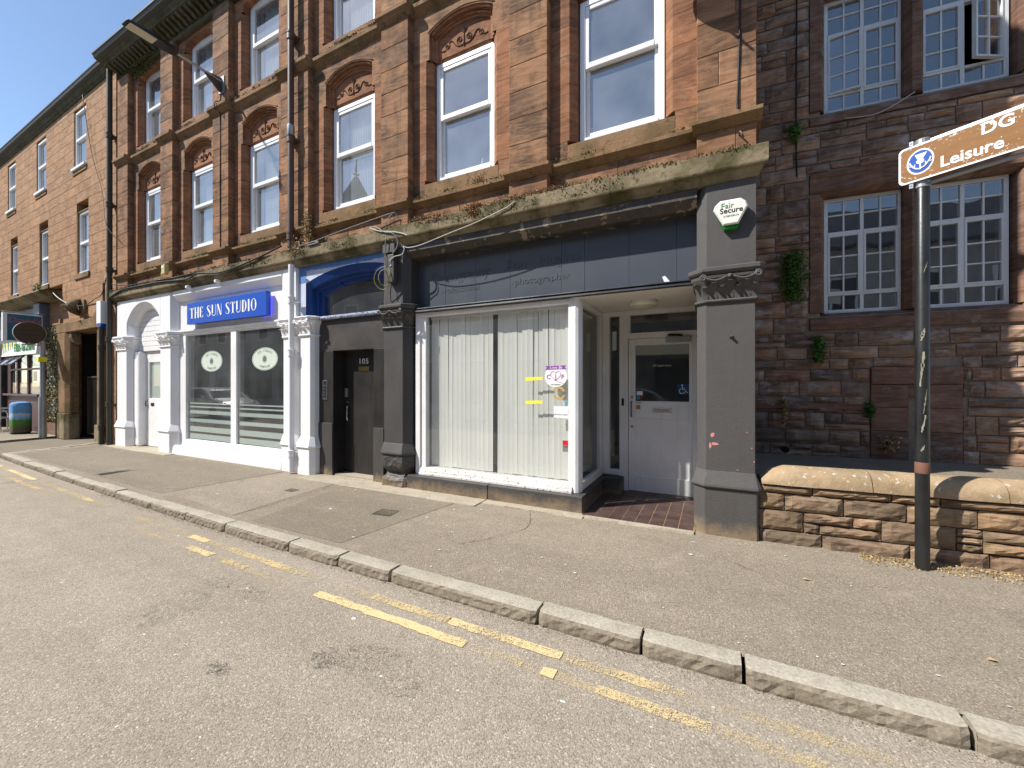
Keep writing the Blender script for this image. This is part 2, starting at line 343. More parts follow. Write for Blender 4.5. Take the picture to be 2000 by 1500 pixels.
def m_concrete(name, lo, hi, sc=1):
    b = NB(name, .9, .2); p = b.shift(b.pos(), b.rand()); n1 = b.noise(p, 2.5*sc, 6, .65); n2 = b.noise(p, 60, 4, .6); n3 = b.noise(p, 9, 5, .7)
    c = b.mix(b.ramp(n1, [(.3, 0.0), (.7, 1.0)]), lo, hi)
    c = b.mix(b.math('MULTIPLY', b.ramp(n3, [(.52, 0.0), (.68, 1.0)]), .4), c, tuple(x*.55 for x in lo))
    c = b.mix(.5, c, b.ramp(n2, [(.35, .45), (.65, 1.1)]), 'MULTIPLY')
    return b.done(c, nrm=b.bump(b.math('ADD', n2, n3), .5, .006))
M['conc'] = m_concrete('pale_concrete', (.36,.31,.235), (.46,.40,.31))
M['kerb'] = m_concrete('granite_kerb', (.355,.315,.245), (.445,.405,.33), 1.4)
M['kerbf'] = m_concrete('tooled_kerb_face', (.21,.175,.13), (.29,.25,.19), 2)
def m_line(name, cov, amt, col=((.54,.41,.20), (.69,.55,.31))):
    b = NB(name, .9, .15); p = b.pos(); n1 = b.noise(p, 38, 7, .78); n2 = b.noise(p, 1.5, 4, .6); n3 = b.noise(p, 190, 2); v = b.voro(p, 140)
    s_ = b.math('ADD', b.math('ADD', b.math('MULTIPLY', n1, .50), b.math('MULTIPLY', n2, .40)), b.math('MULTIPLY', v, .18))
    f = b.math('MULTIPLY', b.ramp(s_, [(cov-.045, 1.0), (cov+.045, 0.0)]), amt)
    c = b.mix(b.ramp(n3, [(.35, 0.0), (.6, 1.0)]), *col)
    tr = b.n('BsdfTransparent'); mx = b.n('MixShader'); b.put(mx.inputs[0], f); b.link(tr.outputs[0], mx.inputs[1]); b.link(b.b.outputs[0], mx.inputs[2]); b.link(mx.outputs[0], b.out.inputs[0])
    return b.done(c, nrm=b.bump(n3, .5, .003))
M['line'] = m_line('worn_yellow_paint', .52, .85); M['linef'] = m_line('yellow_paint', .60, .95); M['linev'] = m_line('faded_yellow_paint', .495, .55)
M['stain'] = m_line('dark_oil_stain', .48, .62, ((.05,.045,.04),(.085,.078,.07)))
M['crackm'] = plain('crack_dirt', (.10,.085,.065), .95, .1)
b = NB('quarry_tile', .42, .4); p = b.pos(); r = b.rand()
c = b.mix(r, (.052,.030,.027), (.085,.050,.043)); c = b.mix(b.math('MULTIPLY', b.ramp(b.noise(p, 7, 5, .6), [(.4,0.0),(.7,1.0)]), .5), c, (.13,.095,.075)); M['tile'] = b.done(c, nrm=b.bump(b.noise(p,60,3), .15, .003))
M['grout'] = plain('sandy_grout', (.34,.225,.13), .9, .1, 0, .3, .4)
def m_leaf(name, cols):
    b = NB(name, .55, .3); g = b.n('NewGeometry').outputs['Random Per Island']
    return b.done(b.ramp(g, [(i/(len(cols)-1), c) for i, c in enumerate(cols)]), Subsurface_Weight=0.0)
M['leaf'] = m_leaf('ivy_leaf', [(.03,.085,.012),(.07,.17,.025),(.05,.12,.018),(.11,.21,.04)])
M['moss'] = m_leaf('moss', [(.045,.05,.012),(.10,.09,.02),(.16,.14,.04),(.06,.045,.02)])
M['sedum'] = m_leaf('red_sedum', [(.24,.10,.05),(.33,.19,.07),(.16,.06,.04),(.36,.26,.12)])
M['dry'] = m_leaf('dry_litter', [(.36,.25,.11),(.30,.20,.09),(.44,.33,.17),(.22,.14,.07)])
M['camo'] = m_leaf('mixed_artificial_leaf', [(.02,.03,.015),(.28,.22,.04),(.05,.07,.03),(.36,.36,.30),(.02,.02,.02),(.22,.16,.03)])
M['fleck'] = plain('white_droppings', (.62,.62,.60), .8, .2)
M['slate'] = plain('roof_slate', (.055,.06,.07), .6, .3, 0, .3)
M['car'] = plain('white_car_paint', (.72,.73,.74), .12, .6, 0, .02)
M['car2'] = plain('silver_car_paint', (.45,.46,.47), .15, .6, .5, .02)
M['tyre'] = plain('tyre_rubber', (.015,.015,.015), .8, .2)
M['opp'] = plain('pale_render', (.42,.41,.39), .85, .2, 0, .2); M['opp2'] = plain('grey_render', (.30,.29,.28), .85, .2, 0, .2)

# ================================================================ GROUND
def ky(x):                                             # front line of the kerb
    d = max(0.0, -x-3.0); return 2.47 + .016*d + .0018*d*d if x > -14 else 2.47 + .016*11 + .0018*121
def lerp(a, b, t): return a + (b-a)*t
PF = 4.66                                              # back edge of the pavement
def pz(x, y):                                          # pavement height, falling to the kerb
    yb = ky(x) + .15; return -.03 + .03*min(1, max(0, (y-yb)/(4.4-yb)))
struct('ground', MB().quad((-400,-400,-.20),(400,-400,-.20),(400,400,-.20),(-400,400,-.20)), M['pave'])
mb = MB(); xs = [-90,-40,-25]+[-20+.5*i for i in range(61)]+[12,20,40,90]
for a, c in zip(xs, xs[1:]): mb.quad((a,-5.0,-.12),(c,-5.0,-.12),(c,ky(c)+.02,-.115),(a,ky(a)+.02,-.115))
struct('road', mb, M['road'])
mb = MB(); xs = [-13.88]+[-13.5+.5*i for i in range(54)]+[16,30,60]
for a, c in zip(xs, xs[1:]):
    for t0, t1 in ((0,.33),(.33,.66),(.66,1)):
        q = []
        for x, t in ((a,t0),(c,t0),(c,t1),(a,t1)):
            y = lerp(ky(x)+.13, PF, t); q.append((x, y, pz(x,y)-.002))
        mb.quad(*q)
struct('pavement', mb, M['pave'])
struct('lane', MB().quad((-16.95,2.9,-.085),(-13.9,2.9,-.085),(-13.8,12,.03),(-17.2,12,.03)), M['pave2'])
struct('far_pavement', MB().quad((-60,2.95,-.028),(-17.0,2.95,-.028),(-17.4,7,.0),(-60,7,.0)), M['pave3'])
# re-laid asphalt patches
def patch(pts, mat, dz=.0012):
    struct('pavement_patch', MB().poly([(x, y, pz(x,y)+dz) for x, y in pts]), mat)
patch([(-13.6,3.05),(-6.9,2.83),(-6.55,4.42),(-13.5,4.40)], M['pave2'])
patch([(-4.6,2.72),(-3.2,2.72),(-2.9,4.28),(-4.9,4.34)], M['pave2'])
patch([(-6.4,2.85),(-5.0,2.74),(-5.1,4.30),(-6.4,4.34)], M['pave3'])
# pale stone and concrete strips along the shopfronts
def strip(name, x0, x1, y0, y1, z, mat, n=6):
    m = MB(); w = (x1-x0)/n
    for i in range(n):
        a, c = x0+i*w, x0+(i+1)*w
        m.add([(a,y0+random.uniform(-.015,.015),-.03),(c,y0+random.uniform(-.015,.015),-.03),(c,y1,-.03),(a,y1,-.03),(a,y0+.01,z),(c,y0+.01,z),(c,y1,z),(a,y1,z)],[(4,5,6,7),(0,1,5,4),(0,4,7,3),(1,2,6,5)])
    struct(name, m, mat)
strip('concrete_strip', -5.95, -2.62, 4.20, 4.70, .006, M['conc'], 9)
strip('concrete_strip', -2.6, -1.30, 4.35, 4.70, .008, M['conc'], 4)
strip('doorstep_edging', -1.29, -.165, 4.385, 4.45, .016, M['conc'], 3)
strip('stone_threshold', -13.2, -10.3, 4.28, 5.2, .008, M['conc'], 3)
# kerb
kerb = bpy.data.objects.new('kerb', None); C.objects.link(kerb); kerb['kind'] = 'structure'
joints = [-13.9,-13.0,-12.1,-11.2,-10.2,-9.2,-8.4,-7.6,-6.5,-5.6,-4.75,-3.65,-2.96,-2.35,-1.05,-.38,.15,1.03,1.95,2.9,3.85,4.8,5.9,7]
for i, (a, c) in enumerate(zip(joints, joints[1:])):
    g = .008 + .006*random.random(); x0, x1 = a+g, c-g; n = max(6, int((x1-x0)/.035)); n = min(n, 34)
    top = -.026 + random.uniform(-.006,.008); mf = MB(); mt = MB(); vt = []; skew = random.uniform(-.012,.012)
    prof_n = 5
    vf = []
    for k in range(n+1):
        x = lerp(x0, x1, k/n); e = .012 if k in (0,n) else 0; y = ky(x) + skew*(k/n-.5)
        chip = random.uniform(0,.008) + (random.random()<.08)*.014
        vf.append([(x, y+.012+random.uniform(-.004,.004)+e, -.15),(x, y+random.uniform(-.004,.008)+e, -.098),(x, y+.003+random.uniform(-.005,.009)*(.4 if k%2 else 1)+e, -.068),(x, y+.004+random.uniform(-.002,.005)+e, -.046),(x, y+.014+chip+e, top-.003-chip*.4)])
        vt.append([(x, y+.014+chip+e, top-.003-chip*.4),(x, y+.034+e*.3, top+random.uniform(-.001,.0015)),(x, y+.10, top+random.uniform(-.0015,.0015)),(x, y+.152+random.uniform(-.006,.004), top-.002),(x, y+.158, -.09)])
    for vv, m_ in ((vf, mf), (vt, mt)):
        L = len(vv[0]); m_.add([p for r_ in vv for p in r_], [(k*L+j,(k+1)*L+j,(k+1)*L+j+1,k*L+j+1) for k in range(n) for j in range(L-1)])
    mt.add([vf[0][0],vf[0][2],vf[0][4],vt[0][1],vt[0][3],vt[0][4]], [(0,1,2,3,4,5)]); mt.add([vf[n][0],vf[n][2],vf[n][4],vt[n][1],vt[n][3],vt[n][4]], [(0,1,2,3,4,5)])
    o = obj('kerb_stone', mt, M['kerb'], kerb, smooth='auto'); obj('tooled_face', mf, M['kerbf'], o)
for k in range(5):                                     # kerb turning into the lane
    y0 = 2.92 + k*.34; obj('kerb_stone', MB().box(-14.02-.03*k,-13.87-.03*k,y0,y0+.33,-.12,pz(-13.6,y0)+.004), M['kerb'], kerb, bevel=.008)
for k in range(6):
    y0 = 2.95 + k*.36; obj('kerb_stone', MB().box(-17.12-.07*k,-16.98-.07*k,y0,y0+.35,-.14,-.015), M['kerb'], kerb, bevel=.008)
for k in range(14): obj('kerb_stone', MB().box(-18.1-k,-17.13-k,2.80,2.95,-.16,-.025), M['kerb'], kerb, bevel=.008)
# double yellow lines
def line_strip(x0, x1, off, w, z):
    m = MB(); n = max(1, int((x1-x0)/.06)); J = {}
    def jt(x, s_): return J.setdefault((round(x,4),s_), random.uniform(-.007,.007))
    P = [(lerp(x0,x1,i/n)) for i in range(n+1)]
    for a, c in zip(P, P[1:]): m.quad((a,ky(a)-off-w+jt(a,0),z),(c,ky(c)-off-w+jt(c,0),z),(c,ky(c)-off+jt(c,1),z),(a,ky(a)-off+jt(a,1),z))
    return m
for nm, off, segs in (('yellow_line', .335, [(-2.73,-1.37,1),(-1.34,-.98,0),(-.86,-.78,1),(-.55,.0,0),(-4.64,-4.22,1),(-4.0,-3.66,0),(.02,1.2,2),(-11.5,-9.0,0)]), ('yellow_line', .175, [(-1.62,-.80,1),(-2.3,-1.6,0),(-3.02,-2.35,2),(-4.95,-4.62,1),(-4.62,-3.05,0),(-13.5,-12.4,1),(-11.8,-10.2,1),(-9.6,-7.2,0),(-7.2,-5.2,2),(-.78,-.1,0),(.0,1.3,2)])):
    o = struct(nm, line_strip(-13.6, 9, off, .072, -.1125), M['linev'])
    for a, c, k in segs: obj('paint_patch', line_strip(a, c, off+.001, .070, -.1095), M['linef'] if k==1 else (M['line'] if k==0 else M['linev']), o)
# cracks in the pavement, a sealed road scar
def crack(name, pts, w, mat, zf):
    P = smooth_path([(x,y,0) for x,y in pts], 8); m = MB()
    L = [(p.x+random.uniform(-.008,.008), p.y+random.uniform(-.012,.012)) for p in P]
    for a, c in zip(L, L[1:]):
        ww = w*random.uniform(.4,1.3); m.quad((a[0]-ww,a[1],zf(*a)),(c[0]-ww,c[1],zf(*c)),(c[0]+ww,c[1],zf(*c)),(a[0]+ww,a[1],zf(*a)))
    struct(name, m, mat)
zp = lambda x, y: pz(x,y)+.0035
crack('pavement_crack', [(-1.9,4.28),(-1.75,3.85),(-1.95,3.45),(-2.15,3.2)], .003, M['crackm'], zp)
crack('pavement_crack', [(-2.15,3.2),(-2.5,3.28),(-2.8,3.3)], .003, M['crackm'], zp)
crack('pavement_crack', [(-5.05,4.3),(-4.95,3.6),(-5.0,2.75)], .003, M['crackm'], zp)
crack('pavement_crack', [(.1,3.9),(.6,3.6),(1.0,3.45)], .003, M['crackm'], zp)
def stain(x, y, rx, ry):
    struct('road_stain', MB().poly([(x+rx*random.uniform(.6,1.1)*math.cos(q), y+ry*random.uniform(.6,1.1)*math.sin(q), -.1145) for q in (R(18*k) for k in range(20))]), M['stain'])
for s_ in ((-1.72,1.72,.30,.16),(-1.50,1.66,.16,.10),(-2.02,1.63,.14,.10),(-3.15,1.88,.22,.10),(-3.6,1.86,.18,.09),(-2.5,1.30,.10,.06)): stain(*s_)
crack('road_scar', [(-2.0,.62),(-1.72,.84),(-1.55,.93)], .012, M['dark'], lambda x,y: -.114)
# iron covers
def cover(x, y, w, d, rz, label, name='drain_cover'):
    t = thing(name, label, 'drain cover', (x,y,pz(x,y)), rz, 'iron covers in the pavement')
    obj('frame', MB().box(-w/2,w/2,-d/2,-d/2+.02,-.03,.004).box(-w/2,w/2,d/2-.02,d/2,-.03,.004).box(-w/2,-w/2+.02,-d/2+.02,d/2-.02,-.03,.004).box(w/2-.02,w/2,-d/2+.02,d/2-.02,-.03,.004), M['irond'], t)
    obj('lid', MB().box(-w/2+.021,w/2-.021,-d/2+.021,d/2-.021,-.03,-.002), M['dark'], t)
    n = max(3, int(w/.05)); 
    for k in range(n):
        a = -w/2+.03+(w-.06)*(k+.25)/n; obj('bar', MB().box(a,a+(w-.06)/n*.5,-d/2+.03,d/2-.03,-.01,.003), M['irond'], t)
cover(-3.44, 3.57, .25, .20, R(8), 'square slotted iron drain cover in pavement before the blinded window')
cover(-9.2, 3.2, .16, .52, R(-4), 'long narrow iron cover in the pavement before the white shopfront', 'service_cover')
cover(-5.35, 3.72, .17, .12, 0, 'small iron stop-tap cover in the pale pavement patch', 'stop_tap_cover')

# ================================================================ SANDSTONE BUILDING (upper storeys)
F, W = 4.5, 4.61
sb = thing('sandstone_building', 'red sandstone terrace with pilasters, carved arched windows and bracketed eaves above the shops', 'building', (-6.5,4.5,0))
sbx = Matrix.Translation((-6.5,4.5,0)).inverted()
def sp(name, mb, mat, parent=None, **k):                # part of the sandstone building given in world coordinates
    p = parent or sb; o = obj(name, mb, mat, p, **k)
    o.matrix_parent_inverse = p_inv(p); return o
def p_inv(p):
    m = Matrix.Identity(4); q = p; ch = []
    while q is not None: ch.append(q); q = q.parent
    for q in reversed(ch): m = m @ (q.matrix_parent_inverse @ Matrix.LocRotScale(q.location, q.rotation_euler, q.scale))
    return m.inverted()
PIL = [(-.142,.381),(-2.287,-1.77),(-4.432,-3.912),(-6.78,-6.056),(-8.906,-8.362),(-10.967,-10.45),(-13.05,-12.515)]
def jitter(n, tot): 
    w = [random.uniform(.85,1.15) for _ in range(n)]; s_ = sum(w); a = 0; out = [0]
    for q in w: a += q; out.append(tot*a/s_)
    return out
Z1, Z2, Z3, ZT = 4.14, 6.80, 6.96, 8.93
for i, (a, c) in enumerate(PIL):
    for z0, z1, n in ((Z1,Z2,8),(Z3,ZT,6)):
        zs = [z0+(z1-z0)*k/n for k in range(n+1)]
        for k in range(n):
            if i in (0,3) and k % 2:                     # wide piers get a vertical joint
                xm = lerp(a, c, .38 if k%4==1 else .66)
                sp('stone_block', MB().stone(a,xm,zs[k],zs[k+1],F,4.97,.007), M['sand']); sp('stone_block', MB().stone(xm,c,zs[k],zs[k+1],F,4.97,.007), M['sand'])
            else: sp('stone_block', MB().stone(a,c,zs[k],zs[k+1],F,4.97,.007), M['sand'])
    if i == 0:
        sp('stone_block', MB().stone(a,.205,3.78,4.03,F,4.97,.007), M['sand']); sp('stone_block', MB().stone(.205,c,3.78,4.03,F,4.97,.007), M['sand'])
    else: sp('stone_block', MB().stone(a,c,3.78,4.03,F,4.97,.007), M['sand'])
# moulded courses
def moulding(name, prof, x0, x1, mat, ends=(0,0)):
    m = MB(); secs = []
    for x, e in ((x0,ends[0]),(x1,ends[1])): secs.append([(x + (e*(4.61-y)/.2), y, z) for y, z in prof])
    m.loft(secs); return sp(name, m, mat)
def string_course(z0, z1, yw, yp, mat):
    h = z1-z0
    def prof(y): return [(4.9,z1+.012),(y+.03,z1+.006),(y,z1-.012),(y,z1-h*.42),(y+.03,z1-h*.55),(y+.035,z1-h*.72),(y+.075,z0+.01),(y+.085,z0),(4.9,z0)]
    for i, (a, c) in enumerate(PIL):
        moulding('string_course', prof(yp), a-.045, c+.045, mat)
        if i: 
            x0, x1 = c+.047, PIL[i-1][0]-.047; n = 2; 
            for k in range(n): moulding('string_course', prof(yw), lerp(x0,x1,k/n)+.002, lerp(x0,x1,(k+1)/n)-.002, mat)
string_course(4.03, 4.14, 4.525, 4.415, M['corn2'])
string_course(6.80, 6.96, 4.525, 4.415, M['corn2'])
PC = [(4.9,3.80),(4.42,3.765),(4.40,3.75),(4.40,3.60),(4.405,3.585),(4.432,3.58),(4.436,3.565),(4.455,3.545),(4.475,3.53),(4.485,3.50),(4.497,3.497),(4.9,3.497)]
cj = [-13.40,-12.2,-10.95,-9.75,-8.5,-7.3,-6.62,-5.5,-4.42,-3.3,-2.2,-1.0,.47]
for a, c in zip(cj, cj[1:]):
    dy = random.uniform(-.006,.006); m = MB()
    secs = []
    for x in (a+.002, c-.002):
        secs.append([(x - ((y-4.40)*.8 if (c==.47 and x>0 and z<3.59) else 0), y+(dy if y<4.6 else 0), z) for y, z in PC])
    m.loft(secs); sp('cornice_stone', m, M['corn'])
# bays
bays = [(PIL[i+1][1], PIL[i][0]) for i in range(6)]
def arch(cx, hw, zs, rise, n=14):                      # segmental arch points left to right
    rr = (hw*hw+rise*rise)/(2*rise); th = math.asin(min(1,hw/rr)); return [(cx+rr*math.sin(th*(2*k/n-1)), zs+rise-rr+rr*math.cos(th*(2*k/n-1))) for k in range(n+1)]
def spandrel(mb, cx, hw, zs, rise, x0, x1, zt, zb, y0, y1):
    A = arch(cx, hw, zs, rise); 
    def strip_(pts):
        for (xa,za),(xc,zc) in zip(pts, pts[1:]): mb.quad((xa,y0,za),(xc,y0,zc),(xc,y0,zt),(xa,y0,zt)); mb.quad((xa,y0,za),(xc,y0,zc),(xc,y1,zc),(xa,y1,za))
    strip_(A)
    for xa, xc in ((x0,cx-hw),(cx+hw,x1)): mb.quad((xa,y0,zb),(xc,y0,zb),(xc,y0,zt),(xa,y0,zt))
    mb.quad((cx-hw,y0,zb),(cx-hw,y0,zs),(cx-hw,y1,zs),(cx-hw,y1,zb)); mb.quad((cx+hw,y0,zb),(cx+hw,y0,zs),(cx+hw,y1,zs),(cx+hw,y1,zb))
    mb.quad((x0,y0,zt),(x1,y0,zt),(x1,y1,zt),(x0,y1,zt)); return mb
def spiral(cx, cz, r, turns, a0, sgn, y, n=22):
    return [(cx+sgn*r*(1-.85*k/n)*math.cos(a0+turns*6.283*k/n), y, cz+r*(1-.85*k/n)*math.sin(a0+turns*6.283*k/n)) for k in range(n+1)]
def sash(parent_fn, cx, hw, z0, z1, zm, yf, top_round=0, room=None, curtain=None):
    f = MB(); t = .065
    f.box(cx-hw,cx-hw+t,yf,yf+.09,z0,z1).box(cx+hw-t,cx+hw,yf,yf+.09,z0,z1).box(cx-hw+t,cx+hw-t,yf,yf+.09,z1-t,z1).box(cx-hw+t,cx+hw-t,yf-.012,yf+.09,z0,z0+.05)
    if top_round:
        for s_ in (-1,1): f.prism([(cx+s_*(hw-t),z1-t),(cx+s_*(hw-t),z1-t-.10),(cx+s_*(hw-t-.03),z1-t-.035),(cx+s_*(hw-t-.10),z1-t)], 'y', yf+.002, yf+.09)
    win = sp('sash_window', f, M['upvc'], bevel=.006)
    def rect(nm, za, zb, y, s_):
        m = MB(); w = hw-t-.002; q = .045
        m.box(cx-w,cx-w+q,y,y+.04,za,zb).box(cx+w-q,cx+w,y,y+.04,za,zb).box(cx-w+q,cx+w-q,y,y+.04,zb-s_[1],zb).box(cx-w+q,cx+w-q,y-.006,y+.04,za,za+s_[0])
        o = sp(nm, m, M['upvc'], win, bevel=.004)
        sp('pane', MB().quad((cx-w+q,y+.02,za+s_[0]),(cx+w-q,y+.02,za+s_[0]),(cx+w-q,y+.02,zb-s_[1]),(cx-w+q,y+.02,zb-s_[1])), M['glassd'], win)
    rect('upper_sash', zm-.03, z1-t-.002, yf+.008, (.065,.045)); rect('lower_sash', z0+.052, zm+.03, yf+.05, (.07,.05))
    if curtain:
        nt_ = MB(); xs_ = [lerp(cx-hw+.25, cx+hw-.05, k/24) for k in range(25)]
        for k in range(24): nt_.quad((xs_[k],yf+.14+(.012 if k%2 else 0),z0),(xs_[k+1],yf+.14+(0 if k%2 else .012),z0),(xs_[k+1],yf+.14+(0 if k%2 else .012),z1),(xs_[k],yf+.14+(.012 if k%2 else 0),z1))
        sp('net_curtain', nt_, M['curtain'], win)
        for s_ in (-1,1):
            m = MB(); x = cx+s_*(hw-.06); 
            pts = [(x - s_*.028*k, yf+.16+(.02 if k%2 else 0)) for k in range(curtain)]
            for (xa,ya),(xc,yc) in zip(pts, pts[1:]): m.quad((xa,ya,z0),(xc,yc,z0),(xc,yc,z1),(xa,ya,z1))
            sp('curtain', m, M['curtain'], win)
for bi, (x0, x1) in enumerate(bays):
    cx = (x0+x1)/2; 
    for fl in (0, 1):
        zb, zt = (Z1, Z2) if fl == 0 else (Z3, ZT); hw = .52; hc = .575
        zj = 6.13 if fl == 0 else 8.66                   # chamfer stops
        n = 6 if fl == 0 else 5; zw = 4.41 if fl == 0 else 7.20
        zs = [zb] + [zw+(zj-zw)*k/(n-1) for k in range(n)]
        for s_, xa in ((-1,x0),(1,x1)):
            for k in range(n):
                h0, h1 = cx+s_*hc, cx+s_*(hw-.02)
                pl = [(xa,W),(h0,W),(h1,W+.075),(h1,4.97),(xa,4.97)]
                if k == 0: pl = [(xa,W),(cx+s_*.60,W),(cx+s_*.60,4.97),(xa,4.97)]
                sp('jamb_stone', MB().prism(pl,'z',zs[k]+.001,zs[k+1]-.001), M['sandJ'] if k else M['sand'], bevel=.003)
        sp('window_sill', MB().prism([(W-.004,zb+.001),(W-.004,zw-.05),(W+.05,zw-.03),(W+.13,zw),(4.97,zw),(4.97,zb+.001)],'x',cx-.598,cx+.598), M['corn2'] if fl==0 else M['sand'])
        if fl == 0:
            sp('arch_spandrel', spandrel(MB(), cx, .52, 6.50, .15, x0, x1, zt, zj, W, W+.05), M['sand'])
            A0, A1 = arch(cx,.52,6.50,.15), arch(cx,.485,6.475,.14); A2 = arch(cx,.435,6.435,.12)
            m = MB(); P0 = [(cx-.52,zj)]+A0+[(cx+.52,zj)]; P1 = [(cx-.485,zj)]+A1+[(cx+.485,zj)]; P2 = [(cx-.435,zj)]+A2+[(cx+.435,zj)]
            for P_, Q_, ya, yb in ((P0,P1,W+.048,W+.050),(P1,P2,W+.082,W+.092)):
                for k in range(len(P_)-1): m.quad((P_[k][0],ya,P_[k][1]),(P_[k+1][0],ya,P_[k+1][1]),(Q_[k+1][0],yb,Q_[k+1][1]),(Q_[k][0],yb,Q_[k][1]))
            for P_, ya, yb in ((P1,W+.05,W+.082),(P2,W+.092,W+.14)):
                for k in range(len(P_)-1): m.quad((P_[k][0],ya,P_[k][1]),(P_[k+1][0],ya,P_[k+1][1]),(P_[k+1][0],yb,P_[k+1][1]),(P_[k][0],yb,P_[k][1]))
            am = sp('arch_moulding', m, M['sandJ'])
            sp('roll_moulding', MB().tube([(x,W+.035,z) for x,z in arch(cx,.505,6.49,.146)], .018, 8).tube([(x,W+.074,z) for x,z in arch(cx,.47,6.463,.135)], .014, 8), M['sandJ'], am, smooth=True)
            sp('drip_moulding', MB().tube([(x,W+.002,z) for x,z in arch(cx,.545,6.515,.156)], .011, 6), M['sand'], am, smooth=True)
            ty = W+.115
            tp = sp('carved_panel', MB().poly([(cx-.47,ty,6.17)]+[(x,ty,z+.03) for x,z in A2]+[(cx+.47,ty,6.17)]).quad((cx-.5,ty,6.17),(cx+.5,ty,6.17),(cx+.5,ty+.03,6.12),(cx-.5,ty+.03,6.12)).quad((cx-.5,ty+.03,6.12),(cx+.5,ty+.03,6.12),(cx+.5,4.97,6.12),(cx-.5,4.97,6.12)), M['sandJ'])
            m = MB(); yy = ty-.004; zc = 6.31
            for s2 in (-1,1):
                m.tube(spiral(cx+s2*.075, zc+.02, .052, 1.6, -1.2, s2, yy), [.006]*23, 5)
                m.tube(spiral(cx+s2*.285, zc+.005, .045, 1.4, 2.2, s2, yy), [.006]*23, 5)
                m.tube(smooth_path([(cx+s2*.02,yy,zc-.06),(cx+s2*.09,yy,zc-.062),(cx+s2*.15,yy,zc-.02),(cx+s2*.20,yy,zc+.05),(cx+s2*.25,yy,zc+.052)],4), .008, 5)
                m.tube(smooth_path([(cx+s2*.31,yy,zc-.04),(cx+s2*.35,yy,zc-.045),(cx+s2*.385,yy,zc-.035)],4), .007, 5)
                m.tube([(cx,yy,zc+.09),(cx+s2*.045,yy,zc+.15)], [.006,.012], 5)
            m.tube([(cx,yy,zc-.09),(cx,yy,zc+.10),(cx,yy,zc+.17)], [.010,.008,.013], 5); m.tube([(cx,yy,zc-.09),(cx,yy,zc-.055)], [.004,.02], 5)
            sp('carved_scroll', m, M['scroll'], tp)
        else:
            m = MB(); A = arch(cx, hw-.02, 8.80, .07)
            spandrel(m, cx, .50, 8.79, .08, x0, x1, zt, zj, W, W+.30); sp('window_head', m, M['sandJ'])
        sash(sp, cx, .485, 4.415 if fl==0 else 7.205, 6.118 if fl==0 else 8.86, 5.33 if fl==0 else 8.05, 4.735, fl, curtain=(0 if bi in (0,1) else 5) )
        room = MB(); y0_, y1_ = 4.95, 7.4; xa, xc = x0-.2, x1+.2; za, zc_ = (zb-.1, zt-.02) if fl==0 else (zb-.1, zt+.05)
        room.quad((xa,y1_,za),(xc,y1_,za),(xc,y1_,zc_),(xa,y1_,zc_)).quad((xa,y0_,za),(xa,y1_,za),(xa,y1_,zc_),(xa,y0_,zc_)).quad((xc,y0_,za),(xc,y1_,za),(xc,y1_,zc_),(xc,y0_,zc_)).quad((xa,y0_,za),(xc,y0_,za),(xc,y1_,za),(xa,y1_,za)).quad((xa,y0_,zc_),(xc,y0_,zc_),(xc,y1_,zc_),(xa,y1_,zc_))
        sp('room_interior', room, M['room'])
    # apron panel between string course and cornice
    n = 2; 
    for k in range(n): sp('apron_stone', MB().stone(lerp(x0,x1,k/n),lerp(x0,x1,(k+1)/n),3.78,4.03,W,4.97,.007), M['sand'])
# eaves
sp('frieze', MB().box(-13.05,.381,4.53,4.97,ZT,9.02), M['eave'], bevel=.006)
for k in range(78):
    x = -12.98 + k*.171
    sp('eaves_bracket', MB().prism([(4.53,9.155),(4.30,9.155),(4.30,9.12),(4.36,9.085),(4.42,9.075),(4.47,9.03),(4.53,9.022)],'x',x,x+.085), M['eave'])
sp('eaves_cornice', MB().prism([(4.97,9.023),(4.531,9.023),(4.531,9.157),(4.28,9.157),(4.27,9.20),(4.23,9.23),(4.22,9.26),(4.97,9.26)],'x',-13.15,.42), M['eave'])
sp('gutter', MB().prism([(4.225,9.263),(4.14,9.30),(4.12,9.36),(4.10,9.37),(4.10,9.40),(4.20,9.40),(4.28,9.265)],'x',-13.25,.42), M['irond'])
sp('roof', MB().prism([(4.19,9.41),(4.19,9.44),(9.0,12.4),(13.5,9.4),(13.5,9.27),(4.6,9.27)],'x',-13.3,.40), M['slate'])
# gable end and back of the building
sp('end_wall', MB().box(.06,.372,4.98,13.2,0,9.26), M['sand']); sp('back_wall', MB().box(-13.0,.06,13.0,13.2,0,9.26), M['sand']); sp('party_wall', MB().box(-13.0,-12.7,5.9,13.0,0,9.26), M['sand'])
sp('floor_slab', MB().box(-12.9,.05,5.4,12.9,3.50,3.58), M['roomd'])

